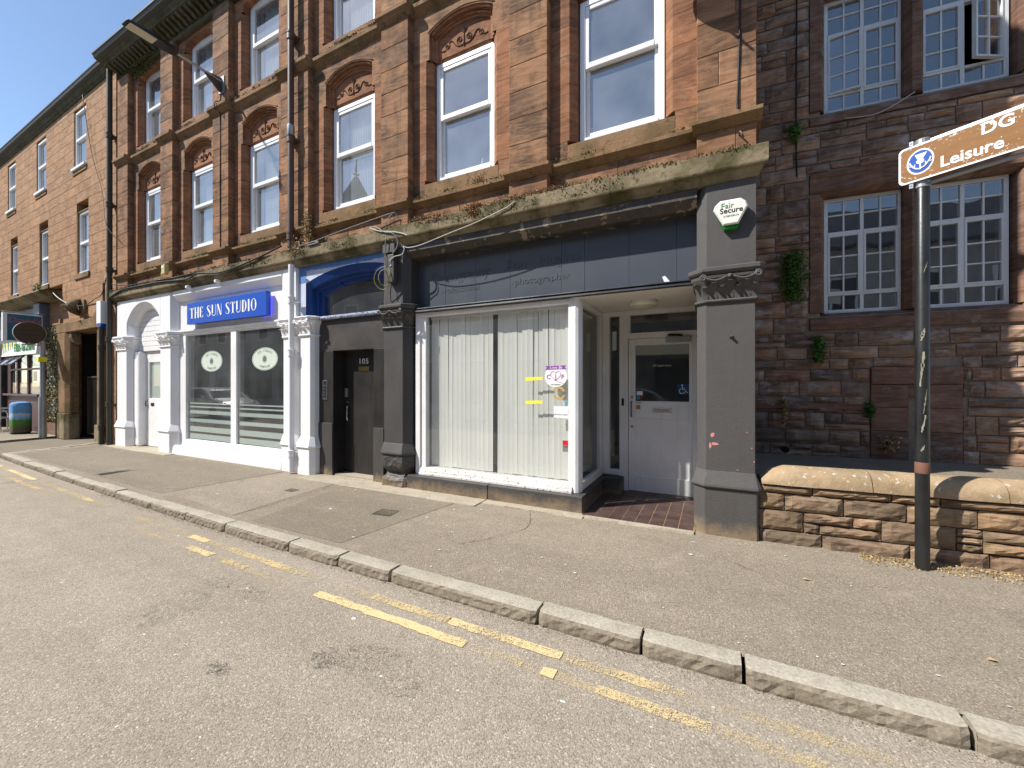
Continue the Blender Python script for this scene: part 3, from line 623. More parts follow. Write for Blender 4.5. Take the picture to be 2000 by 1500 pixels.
# ================================================================ SHOPFRONT PILASTERS
def plan(xa, xb, yf, yb, cl, cr, e=0, z=0):
    cl = max(cl,.003); cr = max(cr,.003)
    return [(xa-cl-e,yb,z),(xa-cl-e,yf+cl-e*.45,z),(xa-e*.45,yf-e,z),(xb+e*.45,yf-e,z),(xb+cr+e,yf+cr-e*.45,z),(xb+cr+e,yb,z)]
def leaf_mesh(w, h, out, curl=.035, jag=5):
    m = MB(); n = 9; vs_ = []
    for k in range(n+1):
        s_ = k/n; ww = w*(.55+.45*math.sin(math.pi*min(1,s_*1.05)**.8))*(1-.22*abs(math.sin(jag*math.pi*s_)))
        if s_ > .8: ww *= 1-(s_-.8)*3.2
        o_ = out*(s_**2.2); z = h*s_ if s_ < .86 else h*.86 - (s_-.86)*h*.5; o2 = o_ + (max(0,s_-.75)*curl*3)
        for j, (u, d) in enumerate(((-1,.0),(-.5,.012),(0,.004),(.5,.012),(1,.0))): vs_.append((u*ww/2, -o2-d*(1-.3*s_), z))
    fs = [(k*5+j,k*5+j+1,k*5+j+6,k*5+j+5) for k in range(n) for j in range(4)]
    return m.add(vs_, fs)
LEAF = leaf_mesh(.13,.19,.075); LEAF2 = leaf_mesh(.10,.135,.05)
def pilaster(P, mat, xa, xb, yf, yb, cl, cr, zc=(2.315,2.66), base=(.47,.63), name='pilaster', broken=False, leaves=True):
    e0 = .045
    secs = [plan(xa,xb,yf,yb,cl,cr,.03,-.02), plan(xa,xb,yf,yb,cl,cr,.03,base[0]-.005)]
    if broken:
        secs = [plan(xa,xb,yf,yb,cl,cr,.03,-.02), plan(xa,xb,yf,yb,cl,cr,.028,.10), plan(xa,xb,yf+.03,yb,cl,cr,.0,.14), plan(xa,xb,yf+.05,yb,cl,cr,-.01,.19), plan(xa,xb,yf+.02,yb,cl,cr,.01,.25), plan(xa,xb,yf,yb,cl,cr,.03,.30), plan(xa,xb,yf,yb,cl,cr,.03,base[0]-.005)]
    o = obj(name, MB().loft([plan(xa,xb,yf,yb,cl,cr,0,base[1]-.02), plan(xa,xb,yf,yb,cl,cr,0,zc[0])]), mat, P, bevel=.006)
    bo = obj('base', MB().loft(secs), mat, o, bevel=.008)
    if broken:
        m = bo.modifiers.new('sub','SUBSURF'); m.subdivision_type = 'SIMPLE'; m.levels = m.render_levels = 3
        tx = bpy.data.textures.new('breakage','CLOUDS'); tx.noise_scale = .07; d = bo.modifiers.new('disp','DISPLACE'); d.texture = tx; d.strength = .035; d.texture_coords = 'GLOBAL'
    obj('base_moulding', MB().loft([plan(xa,xb,yf,yb,cl,cr,.042,base[0]-.004), plan(xa,xb,yf,yb,cl,cr,.055,base[0]+.012), plan(xa,xb,yf,yb,cl,cr,.052,base[0]+.032), plan(xa,xb,yf,yb,cl,cr,.006,base[1]), plan(xa,xb,yf,yb,cl,cr,.001,base[1]+.004)]), mat, o, bevel=.004)
    z0, z1 = zc
    cap = obj('capital', MB().loft([plan(xa,xb,yf,yb,cl,cr,.002,z0+.03), plan(xa,xb,yf,yb,cl,cr,.008,z0+.10), plan(xa,xb,yf,yb,cl,cr,.022,z0+.17), plan(xa,xb,yf,yb,cl,cr,.055,z0+.235), plan(xa,xb,yf,yb,cl,cr,.058,z0+.262)]), mat, P, bevel=.004)
    obj('neck_ring', MB().loft([plan(xa,xb,yf,yb,cl,cr,.004,z0-.006), plan(xa,xb,yf,yb,cl,cr,.024,z0+.002), plan(xa,xb,yf,yb,cl,cr,.028,z0+.014), plan(xa,xb,yf,yb,cl,cr,.020,z0+.026), plan(xa,xb,yf,yb,cl,cr,.003,z0+.03)]), mat, cap, bevel=.002)
    obj('abacus', MB().loft([plan(xa,xb,yf,yb,cl,cr,.055,z0+.268), plan(xa,xb,yf,yb,cl,cr,.072,z0+.285), plan(xa,xb,yf,yb,cl,cr,.082,z0+.30), plan(xa,xb,yf,yb,cl,cr,.082,z1-.012), plan(xa,xb,yf,yb,cl,cr,.060,z1)]), mat, cap, bevel=.003)
    if not leaves: return o
    PT = [Vector(p) for p in plan(xa,xb,yf,yb,cl,cr,.004,0)]
    for (A, B) in ((PT[1],PT[2]),(PT[2],PT[3]),(PT[3],PT[4])):
        d = B-A; L = d.length
        if L < .02: continue
        ang = math.atan2(d.y, d.x); k = max(1, round(L/.14))
        for q in range(k):
            c_ = A + d*((q+.5)/k); c_.z = z0+.03
            lo_ = obj('leaf', MEL, mat, cap, loc=c_, rot=(0,0,ang)); lo_.scale = (min(1.15, L/k/.125), 1, random.uniform(.95,1.05))
        if L > .2:
            for q in range(k+1):
                c_ = A + d*(q/k); c_.z = z0+.03; obj('leaf', MEL2, mat, cap, loc=c_, rot=(0,0,ang))
    TP = [Vector(p) for p in plan(xa,xb,yf,yb,cl,cr,.075,0)]
    for A, B in ((TP[2],TP[3]),):
        d = (B-A).normalized(); nrm = Vector((d.y,-d.x,0)); zc_ = z0+.232
        for e, s_ in ((A,1),(B,-1)):
            path = []
            for k in range(15):
                rr = .032*(1-.8*k/14); q = 1.2+k/14*8.2; path.append(e + d*s_*(.012+rr*math.cos(q)) + nrm*.006 + Vector((0,0,zc_+rr*math.sin(q))))
            pre = [e.lerp((A+B)/2, t) + Vector((0,0,zc_-.01-.05*math.sin(math.pi*(1-t))*1.0+.03)) + nrm*.004 for t in (.86,.7,.5,.3,.15)]
            obj('volute', MB().tube(smooth_path(pre,3)+path, .011, 6), mat, cap, smooth=True)
        obj('rosette', MB().lathe([(.0,-.02),(.022,-.012),(.026,0),(.0,.012)], ((A+B)/2+Vector((0,.008,zc_+.005))), 8, 'y'), mat, cap, smooth=True)
    return o
MEL = LEAF.mesh('leaf'); MEL2 = LEAF2.mesh('leaf')
for me in (MEL, MEL2):
    for p_ in me.polygons: p_.use_smooth = True
def fresh_leaves(mat):
    global MEL, MEL2
    MEL, MEL2 = MEL.copy(), MEL2.copy()
    for me in (MEL, MEL2): me.materials.clear(); me.materials.append(mat)

# ================================================================ BLACK SHOPFRONT
bs = thing('black_shopfront', 'empty black and charcoal shopfront with blinded display window and recessed white door', 'shopfront')
fresh_leaves(M['grey'])
pilaster(bs, M['grey'], -.057, .366, F, 5.0, .085, .002)
fresh_leaves(M['black'])
pilaster(bs, M['black'], -4.361, -4.012, F, 4.9, .085, .095, broken=True)
# upper piers and fascia surround
obj('pier', MB().prism([(-.145,5.0),(-.145,4.58),(-.057,4.5),(.378,4.5),(.378,5.0)],'z',2.662,3.496), M['grey'], bs, bevel=.005)
obj('pier', MB().prism([(-4.43,4.9),(-4.43,4.56),(-4.361,4.5),(-4.012,4.5),(-3.925,4.585),(-3.925,4.9)],'z',2.662,3.496), M['black'], bs, bevel=.005)
m = MB(); m.prism([(4.9,3.496),(4.5015,3.496),(4.5015,3.40),(4.515,3.392),(4.582,3.325),(4.60,3.318),(4.9,3.318)],'x',-3.93,-.14); obj('fascia_head', m, M['peelf'], bs)
fj = [-3.93,-3.44,-2.925,-2.395,-1.68,-1.385,-.86,-.35,-.135]
for k, (a, c) in enumerate(zip(fj, fj[1:])): obj('fascia_board', MB().box(a+.0012,c-.0012,4.750+random.uniform(-.002,.002),4.78,2.60,3.32), M['board'], bs, bevel=.0015)
text('ghost_lettering', 'Photography', .20, M['ghost'], bs, (-3.2,4.7465,3.04), ext=.0008, sx=.95)
for w_, x in (('Ron',-2.3),('Hughes',-1.7)): text('ghost_lettering', w_, .19, M['ghost'], bs, (x,4.7465,3.07), ext=.0008, sx=.95)
for w_, x in (('professional',-3.2),('photographer',-1.95)): text('ghost_lettering', w_, .12, M['ghost'], bs, (x,4.7465,2.84), ext=.0008, sx=1.15)
obj('scrape_mark', MB().prism([(-.50,2.69),(-.47,2.70),(-.40,2.605),(-.47,2.61)],'y',4.746,4.7495), M['white'], bs)
obj('fascia_moulding', MB().prism([(4.80,2.622),(4.74,2.620),(4.60,2.598),(4.575,2.592),(4.572,2.58),(4.59,2.572),(4.585,2.56),(4.56,2.555),(4.555,2.535),(4.58,2.528),(4.80,2.528)],'x',-3.925,-.14), M['blackg'], bs)
# stall riser (plinth)
obj('stall_riser', MB().prism([(-3.93,4.5),(-2.60,4.5),(-2.60,4.72),(-3.93,4.72)],'z',-.02,.195), M['black'], bs, bevel=.008)
obj('stall_riser', MB().prism([(-2.59,4.5),(-1.342,4.5),(-1.342,5.79),(-1.62,5.79),(-1.62,4.72),(-2.59,4.72)],'z',-.02,.195), M['black'], bs, bevel=.008)
obj('stall_riser', MB().box(-1.341,-1.114,5.52,5.79,-.02,.205), M['black'], bs, bevel=.008)
# display window
wf = MB(); wf.box(-3.872,-3.79,4.615,4.72,.197,2.527).box(-3.79,-3.70,4.635,4.72,.30,2.47).box(-3.79,-1.55,4.62,4.72,2.47,2.527)
win = obj('display_window', wf, M['wwood'], bs, bevel=.006)
obj('window_sill', MB().prism([(4.76,.197),(4.585,.197),(4.585,.222),(4.60,.232),(4.604,.262),(4.62,.275),(4.63,.302),(4.76,.304)],'x',-3.79,-1.50), M['wrot'], win)
obj('corner_post', MB().prism([(-1.55,4.72),(-1.55,4.622),(-1.46,4.618),(-1.425,4.635),(-1.412,4.67),(-1.412,4.75),(-1.50,4.75)],'z',.197,2.527), M['wwood'], win, bevel=.004)
for k in range(3): obj('bead', MB().box(-1.4125,-1.402,4.672+k*.022,4.686+k*.022,.2,2.48), M['wwood'], win, bevel=.003)
obj('pane', MB().quad((-3.70,4.66,.302),(-1.55,4.66,.302),(-1.55,4.66,2.47),(-3.70,4.66,2.47)), M['glass'], win)
# return window beside the lobby
rw = MB(); rw.box(-1.48,-1.412,4.751,5.79,.20,.30).box(-1.48,-1.412,4.751,5.79,2.46,2.527).box(-1.48,-1.412,5.68,5.79,.30,2.46)
ret = obj('return_window', rw, M['wwood'], bs, bevel=.006)
obj('pane', MB().quad((-1.445,4.751,.30),(-1.445,5.68,.30),(-1.445,5.68,2.46),(-1.445,4.751,2.46)), M['glass'], ret)
# lobby
obj('lobby_ceiling', MB().box(-1.50,-.142,4.801,5.8,2.529,2.57).box(-1.50,-.142,4.60,4.80,2.5255,2.5275), M['cream'], bs)
obj('lobby_wall', MB().box(-.142,-.06,5.001,5.95,-.02,2.57), M['grey'], bs)
lf = MB(); lf.box(-1.411,-1.316,5.76,5.84,.21,2.527).box(-1.178,-1.058,5.76,5.84,.0,2.527).box(-1.316,-1.178,5.76,5.84,2.461,2.527).box(-1.316,-1.178,5.76,5.84,.21,.289).box(-1.058,-.142,5.76,5.84,2.46,2.527).box(-1.058,-.142,5.765,5.84,2.13,2.21).box(-.236,-.142,5.76,5.84,.0,2.13).box(-.17,-.142,5.76,5.84,2.21,2.46).box(-1.058,-1.03,5.77,5.84,2.21,2.46)
dfm = obj('door_frame', lf, M['wwood'], bs, bevel=.005)
obj('pane', MB().quad((-1.316,5.80,.289),(-1.178,5.80,.289),(-1.178,5.80,2.461),(-1.316,5.80,2.461)), M['glass'], dfm)
obj('pane', MB().quad((-1.03,5.80,2.21),(-.17,5.80,2.21),(-.17,5.80,2.46),(-1.03,5.80,2.46)), M['glass'], dfm)
obj('paper_notice', MB().box(-1.285,-1.225,5.803,5.805,1.98,2.25), M['white'], dfm)
d = MB(); y0, y1 = 5.785, 5.83
d.box(-1.053,-.96,y0,y1,.012,2.126).box(-.274,-.239,y0,y1,.012,2.126).box(-.96,-.274,y0,y1,2.035,2.126).box(-.96,-.274,y0,y1,1.022,1.264).box(-.96,-.274,y0,y1,.012,.228)
door = obj('door', d, M['wwood'], bs, bevel=.004)
obj('panel', MB().box(-.96,-.274,y0+.014,y1-.01,.228,1.022), M['wwood'], door)
obj('pane', MB().quad((-.96,y0+.02,1.264),(-.274,y0+.02,1.264),(-.274,y0+.02,2.035),(-.96,y0+.02,2.035)), M['glass'], door)
obj('roller_blind', MB().box(-.955,-.28,y0+.028,y0+.032,1.90,2.035), M['slatd'], door)
obj('pull_handle', MB().tube(smooth_path([(-1.012,y0,1.255),(-1.012,y0-.035,1.245),(-1.012,y0-.04,1.15),(-1.012,y0-.035,1.06),(-1.012,y0,1.048)],4), .008, 8), M['iron'], door, smooth=True)
obj('letterbox', MB().box(-.736,-.49,y0-.008,y0+.001,1.108,1.178), M['steel'], door, bevel=.003); obj('letterbox_flap', MB().box(-.712,-.514,y0-.013,y0-.008,1.122,1.164), M['galv'], door, bevel=.002)
for z in (1.315, .905): obj('lock', MB().lathe([(.0,-.012),(.016,-.012),(.019,0)], (-1.008,y0,z), 12, 'y'), M['brass'], door)
obj('doorbell', MB().box(-1.142,-1.112,5.742,5.76,1.196,1.298), M['dark'], dfm, bevel=.004)
st = obj('disabled_sticker', MB().box(-.418,-.276,y0+.012,y0+.0135,1.358,1.50), M['disab'], door)
yy = y0+.0105; m = MB(); cxs, czs = -.347, 1.425
m.tube([(cxs-.012,yy,czs+.045),(cxs-.008,yy,czs+.0),(cxs+.025,yy,czs+.0),(cxs+.042,yy,czs-.04),(cxs+.055,yy,czs-.035)], .0045, 6); m.tube([(cxs-.014+.034*math.cos(q),yy,czs-.018+.034*math.sin(q)) for q in (R(110+k*19) for k in range(13))], .0042, 6); m.lathe([(.0,-.001),(.011,-.001),(.011,.001),(0,.001)], (cxs-.012,yy,czs+.058), 10, 'y'); m.tube([(cxs-.010,yy,czs+.022),(cxs+.02,yy,czs+.022)], .004, 6)
obj('wheelchair_symbol', m, M['white'], door)
text('address_lettering', '107 English Street', .034, M['white'], door, (-.615,y0+.018,1.75), ext=.0005)
obj('sticker', MB().box(-.945,-.865,y0+.012,y0+.0135,1.345,1.40), M['white'], door); obj('sticker', MB().box(-.945,-.905,y0+.012,y0+.0135,1.285,1.335), M['cyan'], door); obj('sticker', MB().box(-.892,-.868,y0+.012,y0+.0135,1.305,1.335), M['redv'], door)
obj('pull_sticker', MB().box(-.955,-.875,y0-.0015,y0-.0002,1.222,1.258), M['ovalv'], door); text('lettering', 'PULL', .027, M['ink'], door, (-.915,y0-.0025,1.24), ext=.0004)
obj('dog_sticker', MB().box(-.953,-.893,y0-.0015,y0-.0002,1.148,1.21), M['gold'], door); text('lettering', 'DOG', .024, M['ink'], door, (-.923,y0-.0025,1.192), ext=.0004); text('lettering', 'FREE', .022, M['ink'], door, (-.923,y0-.0025,1.165), ext=.0004)
# tiled lobby floor
fl = obj('lobby_floor', MB().box(-1.343,-.16,4.452,5.83,-.04,.005), M['grout'], bs)
tm = MB().add([(.0035,.0035,-.006),(.1415,.0035,-.006),(.1415,.1415,-.006),(.0035,.1415,-.006),(.005,.005,.0045),(.14,.005,.0045),(.14,.14,.0045),(.005,.14,.0045)],[(4,5,6,7),(0,1,5,4),(1,2,6,5),(2,3,7,6),(3,0,4,7)]).mesh('tile'); tm.materials.append(M['tile'])
for i in range(8):
    for j in range(10):
        x, y = -1.338+i*.1455, 4.455+j*.1455
        if y < 5.75: t_ = obj('tile', tm, None, fl, loc=(x,y,.005+random.uniform(-.0008,.0008)))
# interior of the shop
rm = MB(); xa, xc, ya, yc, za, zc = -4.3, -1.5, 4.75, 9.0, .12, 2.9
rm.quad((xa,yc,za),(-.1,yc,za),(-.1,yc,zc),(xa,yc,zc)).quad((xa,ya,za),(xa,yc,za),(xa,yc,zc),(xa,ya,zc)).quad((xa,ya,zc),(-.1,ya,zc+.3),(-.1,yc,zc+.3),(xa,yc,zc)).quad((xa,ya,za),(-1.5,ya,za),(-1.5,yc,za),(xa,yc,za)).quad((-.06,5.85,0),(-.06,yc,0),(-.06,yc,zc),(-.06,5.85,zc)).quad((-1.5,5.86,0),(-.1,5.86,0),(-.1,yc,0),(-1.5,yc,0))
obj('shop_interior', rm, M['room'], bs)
# window stickers
gs = 4.657
def disc(cx, cz, rx, rz_, y, n=28): return MB().poly([(cx+rx*math.cos(2*math.pi*k/n), y, cz+rz_*math.sin(2*math.pi*k/n)) for k in range(n)])
def ring(cx, cz, r0, r1, y, a0=0, a1=360, n=24, sx=1):
    m = MB()
    for k in range(n):
        q, w = R(lerp(a0,a1,k/n)), R(lerp(a0,a1,(k+1)/n)); m.quad((cx+sx*r0*math.cos(q),y,cz+r0*math.sin(q)),(cx+sx*r1*math.cos(q),y,cz+r1*math.sin(q)),(cx+sx*r1*math.cos(w),y,cz+r1*math.sin(w)),(cx+sx*r0*math.cos(w),y,cz+r0*math.sin(w)))
    return m
obj('round_sticker', disc(-1.722,1.592,.145,.13,gs), M['white'], win); obj('banner', MB().poly([(-1.862,gs-.001,1.675),(-1.835,gs-.001,1.70),(-1.862,gs-.001,1.722),(-1.58,gs-.001,1.727),(-1.605,gs-.001,1.705),(-1.58,gs-.001,1.68)]), M['purple'], win)
text('lettering', 'Love By', .052, M['white'], win, (-1.72,gs-.002,1.702), ext=.0003, shear=.2)
for ch, x in (('C',-1.815),('J',-1.722),('P',-1.632)): text('lettering', ch, .075, M['pink'], win, (x,gs-.002,1.585), ext=.0003, bold=.002)
m = MB(); pts = []
for k in range(33):
    q = k/32*2*math.pi; pts.append((-1.722+.0042*16*math.sin(q)**3, gs-.0015, 1.605+.0042*(13*math.cos(q)-5*math.cos(2*q)-2*math.cos(3*q)-math.cos(4*q))))
m.tube(pts, .0028, 5); m.tube([(-1.70,gs-.0015,1.53),(-1.63,gs-.0015,1.51)], .0028, 5); obj('heart_outline', m, M['pink'], win)
text('lettering', 'nail systems', .026, M['ink'], win, (-1.722,gs-.002,1.495), ext=.0003)
obj('gold_sticker', ring(-1.681,1.388,.055,.082,gs-.0005,20,160), M['gold'], win); obj('gold_sticker', ring(-1.681,1.388,.055,.082,gs-.0005,200,340), M['gold'], win); text('lettering', 'N', .06, M['gold'], win, (-1.681,gs-.001,1.388), ext=.0003)
obj('card_sticker', MB().quad((-1.747,gs-.0005,1.09),(-1.566,gs-.0005,1.084),(-1.566,gs-.0005,1.226),(-1.747,gs-.0005,1.228)), M['white'], win); text('lettering', 'CRYSTAL CLEAR', .024, M['ink'], win, (-1.657,gs-.0015,1.125), ext=.0003)
obj('blue_sticker', MB().quad((-1.603,gs-.0005,1.235),(-1.566,gs-.0005,1.235),(-1.566,gs-.0005,1.29),(-1.603,gs-.0005,1.29)), M['cyan'], win)
obj('alarm_sticker', MB().quad((-1.632,gs-.0005,.756),(-1.553,gs-.0005,.756),(-1.553,gs-.0005,.814),(-1.632,gs-.0005,.814)), M['redv'], win); obj('alarm_sticker', MB().quad((-1.632,gs-.0005,.676),(-1.553,gs-.0005,.676),(-1.553,gs-.0005,.755),(-1.632,gs-.0005,.755)), M['galv'], win); text('lettering', 'ALARM', .024, M['ink'], win, (-1.592,gs-.001,.738), ext=.0003)
for z in (1.564, 1.269): obj('tape_strip', MB().quad((-2.13,gs-.0005,z-.024),(-1.898,gs-.0005,z-.012),(-1.898,gs-.0005,z+.026),(-2.13,gs-.0005,z+.020)), M['yellow'], win)
# vertical blinds
vb = thing('vertical_blind', 'cream vertical blind of many hanging slats behind the large shop window', 'blind', (-2.62,4.76,.31))
def slat_mesh(h, w=.0725):
    m = MB(); n = 5; vs_ = []
    for z in (0, h):
        for k in range(n+1): t = k/n-.5; vs_.append((t*w, .0025*(1-4*t*t), z))
    return m.add(vs_, [(k,k+1,n+2+k,n+1+k) for k in range(n)]).mesh('slat')
sm = slat_mesh(2.13); sm.materials.append(M['slat'])
for p_ in sm.polygons: p_.use_smooth = True
k = 0; x = -3.655
while x < -1.56:
    if abs(x+2.635) > .02:
        o = obj('slat', sm, None, vb, loc=(x+2.62,random.uniform(-.003,.003),random.uniform(-.004,.004)), rot=(random.uniform(-.004,.004),random.uniform(-.004,.004),R(3)+random.uniform(-.05,.05)))
    x += .0735
obj('head_rail', MB().box(-1.07,1.06,-.02,.03,2.13,2.165), M['upvc'], vb)
vb2 = thing('vertical_blind', 'greenish vertical blind slats behind the lobby side window', 'blind', (-1.56,5.2,.31))
sm2 = slat_mesh(2.14, .088); sm2.materials.append(M['slatd'])
for k in range(12): obj('slat', sm2, None, vb2, loc=(random.uniform(-.006,.006),-.41+k*.077,0), rot=(0,0,R(80)+random.uniform(-.12,.12)))
obj('head_rail', MB().box(-.02,.02,-.44,.46,2.12,2.15), M['upvc'], vb2)
# bulkhead light, door closer, alarm
t = thing('ceiling_light', 'round cream bulkhead light on the lobby ceiling above the white door', 'light', (-.765,5.2,2.529))
obj('housing', MB().lathe([(.155,0),(.165,-.012),(.168,-.045),(.155,-.065),(.10,-.068)],(0,0,0),28), M['alarmw'], t, smooth='auto'); obj('diffuser', MB().lathe([(.152,-.064),(.14,-.075),(.09,-.094),(.0,-.10)],(0,0,0),28), M['lampg'], t, smooth=True)
t = thing('door_closer', 'grey metal door closer with folded arm at the top of white door', 'door closer', (-.41,5.765,2.10))
obj('body', MB().box(-.148,.148,-.035,.019,-.045,.035), M['galv'], t, bevel=.004); obj('arm', MB().tube([(.06,-.02,.037),(.0,-.05,.05),(-.12,-.02,.058)], .012, 6), M['dark'], t); obj('arm', MB().tube([(-.12,-.022,.062),(.05,-.005,.052)], .010, 6), M['dark'], t)
t = thing('alarm_box', 'cream and green shield-shaped burglar alarm box on charcoal pier', 'alarm', (.158,4.5,3.16))
S1 = [(-.146,.085),(-.146,.10),(-.105,.128),(.075,.150),(.146,.125),(.146,.10),(.085,-.15),(-.055,-.15)]
S1 = [(-.146,.062),(-.13,.088),(-.085,.125),(.085,.125),(.13,.088),(.146,.062),(.058,-.155),(-.058,-.155)]
obj('back_case', MB().loft([[(x,-.0,z) for x,z in S1],[(x*.98,-.05,z*.98) for x,z in S1],[(x*.93,-.058,z*.95) for x,z in S1]]), M['alarmg'], t, bevel=.003)
S2 = [(-.150,.045),(-.134,.09),(-.088,.131),(.088,.131),(.134,.09),(.150,.045),(.066,-.115),(-.066,-.115)]
obj('cover', MB().loft([[(x,-.045,max(z,.03)) for x,z in S2],[(x,-.060,z) for x,z in S2],[(x*.92,-.080,z*.93) for x,z in S2],[(x*.86,-.083,z*.88) for x,z in S2]]), M['alarmw'], t, bevel=.003)
text('lettering', 'Fair', .075, M['inkg'], t, (-.028,-.0845,.065), ext=.0006); text('lettering', 'Secure', .072, M['ink'], t, (.005,-.0845,.018), ext=.0006, bold=.001); text('lettering', '01387378174', .024, M['inkg'], t, (.003,-.0845,-.035), ext=.0005)
o = obj('bracket_stub', MB().tube([(.163,4.51,1.965),(.168,4.46,1.972)], [.016,.012], 7).box(.15,.182,4.492,4.505,1.952,1.98), M['grey'], bs)
for (x,z,w,h) in ((.0,.99,.028,.03),(.02,.90,.045,.02),(-.02,.885,.016,.035),(.30,1.03,.006,.008),(.34,.88,.008,.007),(.36,.75,.006,.01),(-.03,.62,.01,.005),(.22,.66,.012,.006)):
    obj('paint_fleck', MB().poly([(x+w*math.cos(q)*random.uniform(.5,1),4.4985,z+h*math.sin(q)*random.uniform(.5,1)) for q in (R(k*45) for k in range(8))]), M['pinkf'] if 'pinkf' in M else M.setdefault('pinkf', plain('salmon_paint',(.62,.26,.24),.6,.2)), bs)

# ================================================================ DOORWAY 105
dw = thing('arched_doorway', 'blue painted arched doorway with fanlight over black door numbered 105', 'doorway')
cx = -5.09
def ringp(hw, zs, rise): return [(cx-hw, 2.62)] + arch(cx, hw, zs, rise, 18) + [(cx+hw, 2.62)]
A0, A1, A2, A3 = ringp(1.10,3.205,.19), ringp(.99,3.11,.175), ringp(.93,3.07,.17), ringp(.86,3.0,.19)
m = MB(); spandrel(m, cx, 1.10, 3.205, .19, -6.36, -4.0, 3.496, 2.62, 4.555, 4.60); obj('spandrel', m, M['bluew'], dw)
# bluer band above the paler spandrel
m = MB(); xs_ = [lerp(-6.35,-4.435,k/40) for k in range(41)]
bz = [(3.425-.02*(1-(x+5.1)**2/1.6) + random.uniform(-.012,.012)) if x > -6.16 else 3.22 for x in xs_]
for k in range(40): m.quad((xs_[k],4.5525,bz[k]),(xs_[k+1],4.5525,bz[k+1]),(xs_[k+1],4.5525,3.495),(xs_[k],4.5525,3.495))
obj('blue_band', m, M['blue2'], dw)
m = MB()
for P_, Q_, ya, yb in ((A0,A1,4.556,4.595),(A1,A1,4.595,4.66),(A1,A2,4.66,4.672),(A2,A2,4.672,4.72),(A2,A3,4.72,4.73),(A3,A3,4.73,4.80)):
    for k in range(len(P_)-1): m.quad((P_[k][0],ya,P_[k][1]),(P_[k+1][0],ya,P_[k+1][1]),(Q_[k+1][0],yb,Q_[k+1][1]),(Q_[k][0],yb,Q_[k][1]))
obj('arch_moulding', m, M['blue'], dw, bevel=0)
obj('fanlight', MB().poly([(x,4.77,z) for x,z in A3]), M['glass'], dw)
obj('transom_sill', MB().prism([(4.9,2.56),(4.53,2.56),(4.52,2.58),(4.52,2.60),(4.56,2.622),(4.70,2.65),(4.9,2.66)],'x',-5.90,-4.432), M['bluechip'], dw)
obj('lintel', MB().box(-5.92,-4.432,4.585,4.95,2.045,2.558), M['peel'], dw, bevel=.004)
obj('jamb', MB().box(-5.92,-5.56,4.585,4.95,.0,2.044), M['blackd'], dw, bevel=.004); obj('jamb', MB().box(-4.665,-4.432,4.585,4.95,0,2.044), M['blackd'], dw, bevel=.004)
obj('plinth_block', MB().box(-5.915,-5.565,4.568,4.586,.0,.86), M['black'], dw, bevel=.004); obj('plinth_block', MB().box(-4.66,-4.45,4.568,4.586,.0,.83), M['black'], dw, bevel=.004)
obj('side_wall', MB().box(-6.36,-5.92,4.60,4.95,-.02,2.56), M['black'], dw)
dl = obj('door', MB().box(-5.558,-4.667,4.79,4.84,.035,2.042), M['blackd'], dw, bevel=.003)
obj('door_stop', MB().box(-5.559,-5.52,4.70,4.79,.02,2.043), M['blackd'], dw); obj('door_edge', MB().box(-5.556,-5.545,4.784,4.79,1.05,1.55), M['gold'], dl)
obj('pull_handle', MB().tube(smooth_path([(-5.425,4.79,1.13),(-5.425,4.75,1.12),(-5.425,4.745,1.02),(-5.425,4.75,.91),(-5.425,4.79,.90)],4), .012, 8), M['steel'], dl, smooth=True)
obj('latch_cover', MB().box(-5.50,-5.44,4.762,4.79,1.28,1.43), M['galv'], dl, bevel=.004); obj('lock', MB().lathe([(0,-.01),(.02,-.01),(.022,0)],(-5.46,4.79,1.20),12,'y'), M['brass'], dl)
text('house_number', '105', .125, M['white'], dl, (-5.09,4.786,1.868), ext=.004, sx=1.15, space=1.1); obj('brass_plate', MB().box(-5.20,-4.97,4.784,4.79,1.715,1.785), M['brass'], dl, bevel=.002)
obj('door_step', MB().box(-5.56,-4.665,4.60,4.95,-.02,.03), M['conc'], dw)
rm = MB(); rm.quad((-6.3,7,2.5),(-4.4,7,2.5),(-4.4,7,3.5),(-6.3,7,3.5)).quad((-6.3,4.95,2.6),(-4.4,4.95,2.6),(-4.4,7,2.6),(-6.3,7,2.6)).quad((-6.3,4.9,3.5),(-4.4,4.9,3.5),(-4.4,7,3.5),(-6.3,7,3.5)).quad((-6.3,4.8,2.5),(-6.3,7,2.5),(-6.3,7,3.5),(-6.3,4.8,3.5)).quad((-4.4,4.9,2.5),(-4.4,7,2.5),(-4.4,7,3.5),(-4.4,4.9,3.5))
obj('stair_interior', rm, M['room'], dw)
t = thing('intercom_panel', 'slim steel door-entry buzzer panel beside black door 105', 'intercom', (-5.745,4.585,1.40))
obj('plate', MB().box(-.055,.055,-.012,.0,-.16,.16), M['steel'], t, bevel=.003)
for k in range(4): obj('button', MB().box(-.035,.02,-.017,-.012,-.12+k*.05,-.092+k*.05), M['dark'], t)
obj('speaker_grille', MB().box(-.035,.035,-.014,-.012,.09,.145), M['dark'], t)

